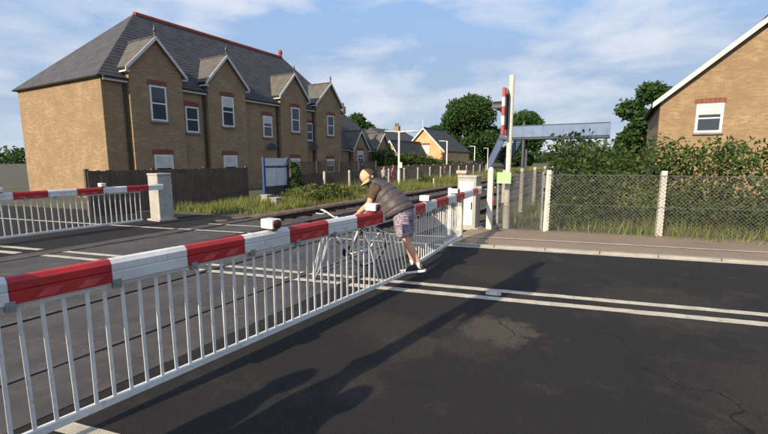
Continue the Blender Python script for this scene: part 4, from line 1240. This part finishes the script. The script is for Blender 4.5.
patch([(-.02, .062), (-.012, .062), (-.008, .078), (0, .068), (.008, .078), (.012, .062), (.02, .062), (.014, .092), (.006, .092), (0, .082), (-.006, .092), (-.014, .092)], M['badgewhite'], 1.046, 'badge_emblem')
# quilted gilet
secs = []
key = [((5.12, 2.66, .945), (.215, 0, 0), (0, -.190, .10)), ((5.12, 2.72, 1.00), (.222, 0, 0), (0, -.180, .125)), ((5.12, 2.84, 1.09), (.212, 0, 0), (0, -.155, .160)),
       ((5.12, 2.93, 1.17), (.205, 0, 0), (0, -.135, .155)), ((5.12, 2.995, 1.25), (.188, 0, 0), (0, -.115, .125)), ((5.11, 3.03, 1.305), (.135, 0, 0), (0, -.085, .085)), ((5.105, 3.055, 1.345), (.085, 0, 0), (0, -.065, .062)), ((5.10, 3.075, 1.385), (.082, 0, 0), (0, -.062, .058))]
def interp(key, t):
    n = len(key) - 1; i = min(int(t * n), n - 1); f = t * n - i
    return [Vector(key[i][k]).lerp(Vector(key[i + 1][k]), f) for k in range(3)]
NS = 150
for i in range(NS + 1):
    t = i / NS
    c, ax, ay = interp(key, t)
    qf = .955 + .085 * abs(math.sin(PI * t * 8.5)) ** .45 * (1 if t < .82 else .35)
    secs.append((c - mo, ax * qf, ay * qf))
gl = MB().loft(secs, 28, caps=True, power=.86).build('gilet', M['gilet'], man, smooth=True)
def rumple(o, strength, size, levels=1):
    tx = bpy.data.textures.new('cloth_folds', 'CLOUDS'); tx.noise_scale = size; tx.noise_depth = 2
    if levels:
        a = o.modifiers.new('sub', 'SUBSURF'); a.levels = levels; a.render_levels = levels
    d = o.modifiers.new('folds', 'DISPLACE'); d.texture = tx; d.strength = strength; d.mid_level = .5; d.texture_coords = 'LOCAL'
rumple(gl, .026, .10, 1)
# armholes trimmed in darker fabric, collar edge, hem
for nm, sgn in (('shl', -1), ('shr', 1)):
    c = vj[nm] + Vector((-sgn * .02, 0, .0)); pts = [c + Vector((sgn * .012 * math.cos(k), .075 * math.cos(2 * PI * k / 18), .085 * math.sin(2 * PI * k / 18))) for k in range(19)]
    MB().tube(pts, .013, 6, False).build('armhole_trim', M['giletdark'], gl, smooth=True)
c, ax, ay = [Vector(k) for k in key[0]]
MB().tube([c - mo + ax * 1.01 * math.cos(2 * PI * k / 28) + ay * 1.01 * math.sin(2 * PI * k / 28) for k in range(29)], .012, 6, False).build('hem', M['giletdark'], gl, smooth=True)
# t-shirt sleeves
for nm, sh_, el_, in (('sleeve', 'shl', 'ell'), ('sleeve', 'shr', 'elr')):
    a, b = vj[sh_], vj[el_]
    d = (b - a).normalized(); s1 = d.cross(Vector((1, 0, 0))).normalized(); s2 = d.cross(s1)
    ins = Vector((.06 if sh_ == 'shl' else -.06, -.01, .015))
    MB().loft([(a + ins + Vector((0, 0, .035)), s1 * .082, s2 * .078), (a + ins * .4 + Vector((0, 0, .02)), s1 * .092, s2 * .084), (a, s1 * .086, s2 * .078), (a.lerp(b, .25), s1 * .078, s2 * .066), (a.lerp(b, .48), s1 * .070, s2 * .060), (a.lerp(b, .62), s1 * .071, s2 * .062), (a.lerp(b, .60), s1 * .058, s2 * .05)], 18, caps=False).build(nm, M['tshirt'], man, smooth=True)
    rumple(list(man.children)[-1], .028, .06, 1)
# shorts
sq = MB()
sq.loft([(m_(5.12, 2.70, 1.07), (.17, 0, 0), (0, -.125, .07)), (m_(5.12, 2.64, 1.0), (.19, 0, 0), (0, -.135, .05)), (m_(5.12, 2.60, .92), (.2, 0, 0), (0, -.14, .02)), (m_(5.12, 2.58, .86), (.19, 0, 0), (0, -.13, 0)), (m_(5.12, 2.57, .81), (.12, 0, 0), (0, -.08, 0))], 24)
for hn, kn in (('hl', 'kl'), ('hr', 'kr')):
    a, b = vj[hn], vj[kn]
    d = (b - a)
    X = Vector((1, 0, 0)); Yv = Vector((0, 1, -d.y / d.z if d.z else 0)).normalized()
    rs = []
    for i in range(11):
        t = .02 + .082 * i
        wob = 1 + .025 * math.sin(i * 1.7)
        rs.append((a.lerp(b, t), X * (.103 + .010 * t) * wob, Yv * (.118 + .004 * t) * wob))
    rs.append((a.lerp(b, .82), X * .098, Yv * .105))
    sq.loft(rs, 20)
sh_o = sq.build('shorts', M['shorts'], man, smooth=True)
rumple(sh_o, .035, .07, 1)
# socks and shoes
for an, tn in (('al', 'tl'), ('ar', 'tr')):
    a, tt = vj[an], vj[tn]
    kn = vj['kl'] if an == 'al' else vj['kr']
    up = (kn - a).normalized()
    MB().loft([(a + up * .06, Vector((.043, 0, 0)), Vector((0, .043, 0))), (a + up * .03, Vector((.043, 0, 0)), Vector((0, .045, 0))), (a - up * .035, Vector((.043, 0, 0)), Vector((0, .05, 0)))], 14).build('sock', M['sock'], man, smooth=True)
    heel = a + Vector((0, -.085, -.05)); toe = a + Vector((0, .195, -.118))
    d = (toe - heel).normalized(); nrm = Vector((1, 0, 0)).cross(d).normalized()
    X = Vector((1, 0, 0))
    L = (toe - heel).length
    up_secs = [(0.0, .026, .045, .035), (.06, .036, .05, .045), (.25, .04, .055, .05), (.42, .044, .050, .04), (.65, .049, .042, .03), (.85, .046, .036, .023), (.97, .034, .026, .02), (1.02, .018, .014, .012)]
    so_secs = [(-.02, .030), (.1, .040), (.35, .040), (.65, .051), (.85, .047), (1.02, .024)]
    q = MB(); q.loft([(heel + d * L * t + nrm * (h * .95), X * w, nrm * h * 1.18) for t, w, h, _ in up_secs], 16)
    sho = q.build('shoe', M['shoe'], man, smooth=True)
    q = MB(); q.loft([(heel + d * L * t - nrm * .006, X * w, nrm * .020) for t, w in so_secs], 16, power=.6)
    q.build('sole', M['sole'], sho, smooth=True)
    MB().box(-.03, .03, -.001, .001, 0, .01)
    for k in range(3):
        p = heel + d * L * (.42 + .09 * k) + nrm * (.083 - .011 * k)
        MB().tube([p - X * .026, p + nrm * .006, p + X * .026], .004, 5).build('lace', M['giletdark'], sho)

def standing(label, loc, rz, top, legs, hairm, s=1.0, skirt=False, hat=False, name='person', arm=0.0):
    t = thing(name, label, 'person', loc, rz)
    j = dict(p=(0, 0, .93), b=(0, .01, 1.1), c=(0, .01, 1.3), n0=(0, 0, 1.44), n=(0, .01, 1.52), h=(0, .02, 1.6), sl=(-.17, 0, 1.40), el=(-.22, -.03, 1.13), wl=(-.21, .08, .9), sr=(.17, 0, 1.40), er=(.22, -.03, 1.13 + arm * .2), wr=(.21 - arm * .05, .08 + arm * .2, .9 + arm * .4),
             hl=(-.09, 0, .88), kl=(-.10, .04, .5), al=(-.10, -.03, .09), tl=(-.11, .12, .03), hr=(.09, 0, .88), kr=(.10, .0, .5), ar=(.11, -.08, .09), tr=(.12, .07, .03))
    r = dict(p=.12, b=.11, c=.12, n0=.07, n=.05, h=.06, sl=.055, el=.04, wl=.026, sr=.055, er=.04, wr=.026, hl=.085, kl=.055, al=.036, tl=.03, hr=.085, kr=.055, ar=.036, tr=.03)
    nm = list(j); e = ['p-b', 'b-c', 'c-n0', 'n0-n', 'n-h', 'n0-sl', 'sl-el', 'el-wl', 'n0-sr', 'sr-er', 'er-wr', 'p-hl', 'hl-kl', 'kl-al', 'al-tl', 'p-hr', 'hr-kr', 'kr-ar', 'ar-tr']
    vj = {k: Vector(v) * s for k, v in j.items()}
    V, F = skin_mesh([vj[k] for k in nm], [tuple(nm.index(q) for q in x.split('-')) for x in e], [r[k] * s for k in nm], 1)
    b = MB().add(V, F); I = Matrix.Identity(3)
    hc = vj['h'] + Vector((0, .01, .03)) * s
    head_geo(b, hc, I, s)
    hand_geo(b, vj['wl'], (0, .3, -1), (1, 0, 0), -1, s, .35); hand_geo(b, vj['wr'], (0, .3, -1), (-1, 0, 0), 1, s, .35)
    b.build('body', M['skin'], t, smooth=True); eyes(hc, I, t, s)
    MB().ellipsoid(hc + Vector((0, -.018, .022)) * s, (.084 * s, .095 * s, .108 * s), 16, 12).build('hair', hairm, t, smooth=True)
    q = MB(); X, Y = Vector((1, 0, 0)), Vector((0, 1, 0))
    q.loft([(Vector((0, 0, z)) * s, X * a * s, Y * c * s) for z, a, c in ((.84, .19, .14), (.95, .18, .135), (1.1, .165, .13), (1.28, .19, .14), (1.4, .175, .11), (1.46, .08, .07))], 18)
    for a_, b_ in (('sl', 'el'), ('sr', 'er')):
        q.tube([vj[a_].lerp(Vector((0, 0, 1.38)) * s, .3), vj[a_], vj[a_].lerp(vj[b_], .5), vj[b_]], [.07 * s, .072 * s, .062 * s, .055 * s], 10)
    q.build('top', top, t, smooth=True)
    q = MB()
    for a_, b_, c_ in (('hl', 'kl', 'al'), ('hr', 'kr', 'ar')):
        q.tube([vj[a_] + Vector((0, 0, .05)) * s, vj[a_], vj[b_], vj[c_] + Vector((0, 0, .02)) * s], [.10 * s, .10 * s, .07 * s, .058 * s], 12)
    q.loft([(Vector((0, 0, z)) * s, X * a * s, Y * c * s) for z, a, c in ((.8, .16, .12), (.9, .18, .135), (.99, .165, .12))], 16)
    q.build('trousers', legs, t, smooth=True)
    for a_, b_ in (('al', 'tl'), ('ar', 'tr')):
        MB().ellipsoid((vj[a_].lerp(vj[b_], .55)) * 1.0 + Vector((0, 0, -.015 * s)), (.05 * s, .14 * s, .05 * s), 12, 8).build('shoe', M['shoe'], t, smooth=True)
    return t
pink = mat('pink_jacket', (0.72, 0.05, 0.27), None, 10, 0.8)
palep = mat('pale_top', (0.62, 0.58, 0.56), None, 10, 0.8)
redp = mat('red_top', (0.42, 0.06, 0.07), None, 10, 0.8)
denim = mat('dark_trousers', (0.03, 0.035, 0.055), None, 10, 0.9)
standing('child in a bright pink jacket behind the far mesh fence', (23.75, 12.9, -.03), R(200), pink, pink, M['hair'], .72)
standing('child in a pale top beside the pink jacket behind the mesh fence', (22.75, 13.0, -.03), R(160), palep, denim, M['hair'], .72)
standing('child in a red top behind the fence near the second lamp column', (32.9, 12.85, -.03), R(190), redp, denim, M['hair'], .68)
# bystanders to the left of the camera whose shadows fall across the road
standing('bystander in a dark jacket standing on the near footway', (-.96, 2.60, 0), R(4), denim, denim, M['hair'], 1.0)
standing('bystander in a grey top standing by the signal pole', (-.42, 2.24, 0), R(-6), M['gilet'], denim, M['hair'], 1.0)
standing('bystander in a pale top on the footway behind the others', (-1.02, 2.09, 0), R(5), palep, denim, M['hair'], 1.02)

# ------------------------------------------------------------------ the bicycle held beyond the barrier
bk = thing('bicycle', 'white framed bicycle with its front wheel turned, leaning behind the barrier', 'bicycle', (4.53, 3.78, 0.0))
rear = Vector((5.40, 3.42, 0)); front = Vector((4.53, 3.78, 0))
ax = (front - rear); WB = ax.length; rzb = math.atan2(ax.y, ax.x)
bk.rotation_euler = (0, 0, rzb)
# local frame: x forward, origin under the front axle, wheel radius .34; whole bike leans to its left (towards the barrier)
lean = R(17)
LM = Matrix.Rotation(-lean, 3, 'X')
def bl(p): return LM @ Vector(p)
def wheel(parent, c, R0, tyre, nrm=Matrix.Identity(3)):
    w = MB(); pts = [nrm @ Vector((R0 * math.cos(2 * PI * k / 36), 0, R0 * math.sin(2 * PI * k / 36))) for k in range(37)]
    w.tube([bl(Vector(c) + p) for p in pts], .018, 8, False); wh = w.build('wheel', tyre, parent, smooth=True)
    MB().tube([bl(Vector(c) + p * .93) for p in pts], .009, 6, False).build('rim', M['chrome'], wh)
    hb = MB(); hb.tube([bl(Vector(c) + nrm @ Vector((0, -.04, 0))), bl(Vector(c) + nrm @ Vector((0, .04, 0)))], .02, 8); hb.build('hub', M['chrome'], wh)
    for k in range(18):
        t = 2 * PI * k / 18
        MB().tube([bl(Vector(c) + nrm @ Vector((0, .03 * (-1) ** k, 0))), bl(Vector(c) + nrm @ Vector((R0 * .93 * math.cos(t), 0, R0 * .93 * math.sin(t))))], .0016, 4).build('spoke', M['chrome'], wh)
    return wh
r0 = .335
steer0 = Matrix.Rotation(R(60), 3, 'Z')
steer = steer0 @ Matrix.Rotation(R(-12), 3, 'X')
fw = wheel(bk, steer @ Vector((0, 0, r0 + .018)), r0, M['tyregrey'], steer)
rw = wheel(bk, (-WB, 0, r0 + .018), r0, M['tyre'])
fr = MB()
HT0, HT1 = (-.20, 0, .72), (-.25, 0, .86); BB = (-.58, 0, .30); ST = (-.72, 0, .82); RA = (-WB, .0, .353)
fr.tube([bl(HT0), bl(HT1)], .021, 8).tube([bl(HT0), bl(BB)], .02, 8).tube([bl(HT1), bl((-.70, 0, .76))], .017, 8).tube([bl(BB), bl(ST)], .017, 8)
for s in (-.05, .05):
    fr.tube([bl((BB[0], s * .6, BB[2])), bl((RA[0], s, RA[2]))], .010, 6).tube([bl((-.70, s * .4, .74)), bl((RA[0], s, RA[2]))], .009, 6)
fr.build('frame', M['bikewhite'], bk, smooth=True)
fk = MB()
for s in (-.05, .05):
    fk.tube([bl(Vector(HT0) + steer @ Vector((0, s, .0))), bl(Vector((-.11, 0, .55)) + steer @ Vector((0, s, 0))), bl(steer @ Vector((0, s, .353)))], [.015, .013, .010], 7)
fk.build('fork', M['bikewhite'], bk, smooth=True)
hb = MB(); S0 = Vector((-.265, 0, .93))
hb.tube([bl(HT1), bl(S0)], .014, 7)
hb.tube([bl(S0), bl(S0 + steer @ Vector((.07, 0, .01)))], .014, 7)
B = S0 + steer @ Vector((.07, 0, .01))
hb.tube([bl(B + steer @ Vector(p)) for p in ((-.07, .29, .02), (-.02, .2, .035), (0, .06, .0), (0, -.06, 0), (-.02, -.2, .035), (-.07, -.29, .02))], .013, 7)
h_ = hb.build('handlebar', M['bikewhite'], bk, smooth=True)
for s in (-1, 1):
    MB().tube([bl(B + steer @ Vector((-.05, s * .25, .025))), bl(B + steer @ Vector((-.09, s * .33, .018)))], .018, 8).build('grip', M['bikewhite'] if s > 0 else M['tyre'], h_)
    MB().tube([bl(B + steer @ Vector((.01, s * .19, .03))), bl(B + steer @ Vector((.05, s * .22, .01))), bl(B + steer @ Vector((.04, s * .31, -.015)))], .007, 6).build('brake_lever', M['bikewhite'], h_)
q = MB(); q.loft([(bl((-.86, 0, .90)), LM @ Vector((0, .065, 0)), LM @ Vector((0, 0, .02))), (bl((-.78, 0, .91)), LM @ Vector((0, .06, 0)), LM @ Vector((0, 0, .025))), (bl((-.68, 0, .905)), LM @ Vector((0, .025, 0)), LM @ Vector((0, 0, .02))), (bl((-.59, 0, .89)), LM @ Vector((0, .015, 0)), LM @ Vector((0, 0, .012)))], 12)
q.build('saddle', M['tyre'], bk, smooth=True)
MB().tube([bl(ST), bl((-.745, 0, .90))], .012, 7).build('seat_post', M['chrome'], bk)
cr_ = MB().loft([(bl((BB[0], -.055, BB[2])), Vector((.09, 0, 0)), LM @ Vector((0, 0, .09))), (bl((BB[0], -.06, BB[2])), Vector((.09, 0, 0)), LM @ Vector((0, 0, .09)))], 20).build('chainring', M['tyre'], bk)
for s, a in ((-1, .9), (1, .9 + PI)):
    e = Vector((BB[0] + .16 * math.cos(a), s * .08, BB[2] + .16 * math.sin(a)))
    MB().tube([bl((BB[0], s * .07, BB[2])), bl(e)], .010, 6).build('crank', M['chrome'], cr_)
    MB().box(-.045, .045, -.04, .04, -.01, .01)
    pe = MB().box(-.045, .045, -.04, .04, -.01, .01); pe.v = [tuple(bl(Vector(p) + e + Vector((0, s * .05, 0)))) for p in pe.v]; pe.build('pedal', M['tyre'], cr_)
q = MB().tube([bl((-.775, -.02, .60)), bl((-.775, .02, .60))], .028, 10); q.build('red_reflector', M['lens'], bk)

# ------------------------------------------------------------------ vegetation
def grass(x0, x1, y0, y1, n, hmin, hmax, w=.012):
    P = np.empty((n, 2)); P[:, 0] = rng.uniform(x0, x1, n); P[:, 1] = rng.uniform(y0, y1, n)
    cl = np.sin(P[:, 0] * 1.9 + np.sin(P[:, 1] * 2.3)) * .5 + np.sin(P[:, 0] * .7 + P[:, 1] * 1.1 + 1.3) * .5
    keep = rng.random(n) < .55 + .45 * cl
    P = P[keep]; cl = cl[keep]; n = len(P)
    h = (hmin + (hmax - hmin) * rng.random(n) ** 1.6) * (.75 + .35 * cl)
    a = rng.uniform(0, 2 * PI, n)
    lean = rng.normal(size=(n, 2)) * .28 * h[:, None]
    b = np.zeros((n, 3, 3))
    b[:, 0, 0] = P[:, 0] + np.cos(a) * w; b[:, 0, 1] = P[:, 1] + np.sin(a) * w
    b[:, 1, 0] = P[:, 0] - np.cos(a) * w; b[:, 1, 1] = P[:, 1] - np.sin(a) * w
    b[:, 2, 0] = P[:, 0] + lean[:, 0]; b[:, 2, 1] = P[:, 1] + lean[:, 1]; b[:, 2, 2] = h
    b[:, :2, 2] = -.04
    return b
G_ = np.concatenate([grass(9.0, 30, 9.75, 10.6, 15000, .06, .28), grass(8.5, 30, 10.6, 13.4, 46000, .09, .44), grass(30, 75, 9.8, 13.4, 30000, .2, .75, .02), grass(10.3, 36, -4, 2.6, 26000, .1, .5), grass(11.5, 30, 9.9, 12.2, 9000, .4, .85, .007)])
o = soup('verge_grass', G_, None, M['grass']); tag(o, 'long sunlit green and straw coloured grass along the far verge', 'grass', kind='stuff')
def bush(name, label, cat, loc, blobs, n, size, m, stems=5, grp=None, shell=.45):
    t = thing(name, label, cat, loc, 0, grp)
    leaves('foliage', blobs, n, size, m, t, shell=shell)
    s = MB()
    for k in range(stems):
        b = random.choice(blobs)
        c = Vector(b[0])
        kk = .4 if abs(c.x) < 1.5 and abs(c.y) < 1.5 else 1.0
        a = Vector((random.uniform(-.1, .1) * 2 + c.x * kk, random.uniform(-.1, .1) * 2 + c.y * kk, -.03))
        s.tube([a, a.lerp(c, .5) + Vector((random.uniform(-.1, .1), random.uniform(-.1, .1), 0)), c], [.03, .02, .008], 5)
    s.build('stem', M['bark'], t)
    return t
bl1 = [((random.uniform(-1.2, 1.3), random.uniform(-.35, .45), random.uniform(.1, .45)), (random.uniform(.28, .55), random.uniform(.25, .45), random.uniform(.16, .3))) for k in range(20)]
bush('bramble_bush', 'sprawling sunlit bramble bush on the bank in front of the trellis fence', 'bush', (13.3, 10.75, 0), bl1, 6500, .055, M['leaf_bush'], 10)
bl2 = [((random.uniform(-.3, .32), random.uniform(-.15, .15), random.uniform(.2, 1.45)), (random.uniform(.14, .28), .16, random.uniform(.16, .28))) for k in range(13)]
bush('climbing_shrub', 'leafy shrub climbing over the right side of the white notice board', 'shrub', (14.2, 12.7, 0), bl2, 2600, .05, M['leaf_hedge'], 5)
bl3 = [((random.uniform(-1.0, 1.6), random.uniform(-.3, .3), random.uniform(.05, .3)), (random.uniform(.2, .4), .25, random.uniform(.12, .25))) for k in range(12)]
bush('low_bush', 'low green clump of weeds beside the bramble bush', 'bush', (16.3, 11.1, 0), bl3, 2400, .045, M['leaf_bush'], 5)
bl4 = [((random.uniform(-.7, .7), random.uniform(-.3, .3), random.uniform(.05, .4)), (random.uniform(.3, .5), .3, random.uniform(.2, .4))) for k in range(8)]
bush('verge_bush', 'rounded green bush in the verge below the first lamp column', 'bush', (25.6, 11.4, 0), bl4, 2000, .06, M['leaf_hedge'], 5)
# hedge in front of the orange house, stepping down to the right
bl5 = []
for k in range(44):
    t = k / 43
    zt = 2.45 - 1.15 * t + random.uniform(-.15, .15)
    for z in (.5, zt * .6, zt - .35):
        bl5.append(((-3.6 + 9.5 * t + random.uniform(-.2, .2), 2.3 - 4.6 * t + random.uniform(-.4, .4), z), (random.uniform(.5, .75), random.uniform(.45, .7), random.uniform(.35, .6))))
bush('garden_hedge', 'thick green hedge in front of the orange house, lower to the right', 'hedge', (36.6, 17.2, 0), bl5, 17000, .09, M['leaf_hedge'], 10)
bl6 = [((random.uniform(-.15, .15), random.uniform(-.15, .15), z), (.55 * (1.05 - z / 3.2), .55 * (1.05 - z / 3.2), .35)) for z in np.linspace(.3, 2.6, 12)]
bush('conifer', 'narrow dark conifer left of the hedge, behind the twin armed lamp', 'tree', (29.2, 16.2, 0), bl6, 5500, .07, M['leaf_dark'], 3)
def tree(name, label, loc, h, spread, n, size, m, trunk_h=.3, nb=26, grp=None, seed=1, low=.25):
    rnd = random.Random(seed)
    t = thing(name, label, 'tree', loc, rnd.uniform(0, 6), grp)
    blobs = []
    for k in range(nb):
        z = h * (low + (0.93 - low) * rnd.random())
        zz = (z / h - low) / (1 - low)
        env = spread * (math.sin(PI * min(1, .22 + .75 * zz)) ** .7)
        a = rnd.uniform(0, 2 * PI); r = env * math.sqrt(rnd.random()) * .8
        s = spread * rnd.uniform(.2, .36)
        blobs.append(((r * math.cos(a), r * math.sin(a), z), (s, s, s * .8)))
    leaves('crown', blobs, n, size, m, t, shell=.5)
    tr = MB(); tr.tube([(0, 0, -.05), (.05, .02, h * .12), (0, .05, h * .35), (.03, 0, h * .6), (0, 0, h * .85)], [h * .035, h * .028, h * .022, h * .014, h * .004], 9)
    tk = tr.build('trunk', M['bark'], t, smooth=True)
    lm = MB()
    for b in blobs[::2]:
        c = Vector(b[0]); z0 = max(h * .15, c.z * .55)
        lm.tube([(0, 0, z0), (c.x * .5, c.y * .5, z0 + (c.z - z0) * .65), c], [h * .012, h * .007, h * .002], 5)
    lm.build('limb', M['bark'], tk)
    return t
tree('broadleaf_tree', 'large round dark green tree behind the lamps right of the orange house', (77.6, 25.3, 0), 12.9, 6.3, 60000, .23, M['leaf_tree'], nb=70, seed=5, low=.0)
others = [('broad dark tree behind the footbridge stairs', (84, 17, 0), 10.5, 5.0, 3), ('spreading green tree beyond the nearer track, far right', (62, -3, 0), 10.5, 5.2, 9),
          ('tall green tree over the right-hand hedge', (38, -9, 0), 9.0, 4.2, 12), ('mid green tree at the far right edge of the street', (26, -14, 0), 8.0, 3.8, 14),
          ('rounded green tree behind the long slate roof', (64, 42, 0), 9.5, 4.8, 21), ('distant green tree left of the big round tree', (98, 40, 0), 9.0, 6.0, 22), ('bushy tree between orange house and big tree', (84, 33, 0), 8.5, 5, 23)]
for lab, loc, h, sp, sd_ in others:
    tree('broadleaf_tree', lab, loc, h, sp, 15000, .26, M['leaf_tree'], nb=26, seed=sd_, low=.1, grp='trees around the crossing')
# hedge behind the right-hand pavement and along the nearer track
bl7 = []
for k in range(60):
    t = k / 59
    for z in (.5, 1.15, 1.7):
        bl7.append(((13.0 - 11.0 + 1.2 + 3.5 * t + random.uniform(-.3, .3), 1.4 - 15 * t + random.uniform(-.3, .3), z + random.uniform(-.15, .2)), (random.uniform(.5, .8), random.uniform(.4, .7), random.uniform(.35, .55))))
bush('street_hedge', 'tall green hedge behind the right-hand pavement fence', 'hedge', (8.6, -.2, 0), bl7, 34000, .052, M['leaf_hedge'], 8)
bl8 = []
for k in range(50):
    t = k / 49
    for z in (.5, 1.2, 1.8):
        bl8.append(((12.5 + 40 * t - 12 + random.uniform(-.4, .4), random.uniform(-.4, .4), z + random.uniform(-.2, .3)), (random.uniform(.6, 1.0), random.uniform(.5, .8), random.uniform(.4, .7))))
bush('trackside_hedge', 'rough dark hedge beside the nearer track behind the crossing signal', 'hedge', (12.5, 1.3, 0), bl8, 22000, .07, M['leaf_dark'], 8)
# brick house beyond the right-hand hedge
hF = end_gable_house('brick_house', 'brown brick house behind the right-hand hedge and trees', 24, 34, -8.5, -1.5, 4.6, 7.6, M['stock'], [(-6.6, 2.9, 4.2, 1.0, 0), (-3.4, 2.9, 4.2, 1.0, .3)], hip=.5)
# far tree belt closing the horizon
bl9 = []
for k in range(150):
    a = R(-28) + R(120) * k / 149
    r = 210 + random.uniform(-20, 20)
    z = random.uniform(2.5, 4.5)
    bl9.append(((r * math.cos(a), r * math.sin(a), z * .5), (random.uniform(4, 8), random.uniform(4, 8), z)))
o = leaves('far_wood', bl9, 22000, .9, M['leaf_tree'], None, shell=.6); tag(o, 'distant belt of trees along the horizon', 'wood', kind='stuff')
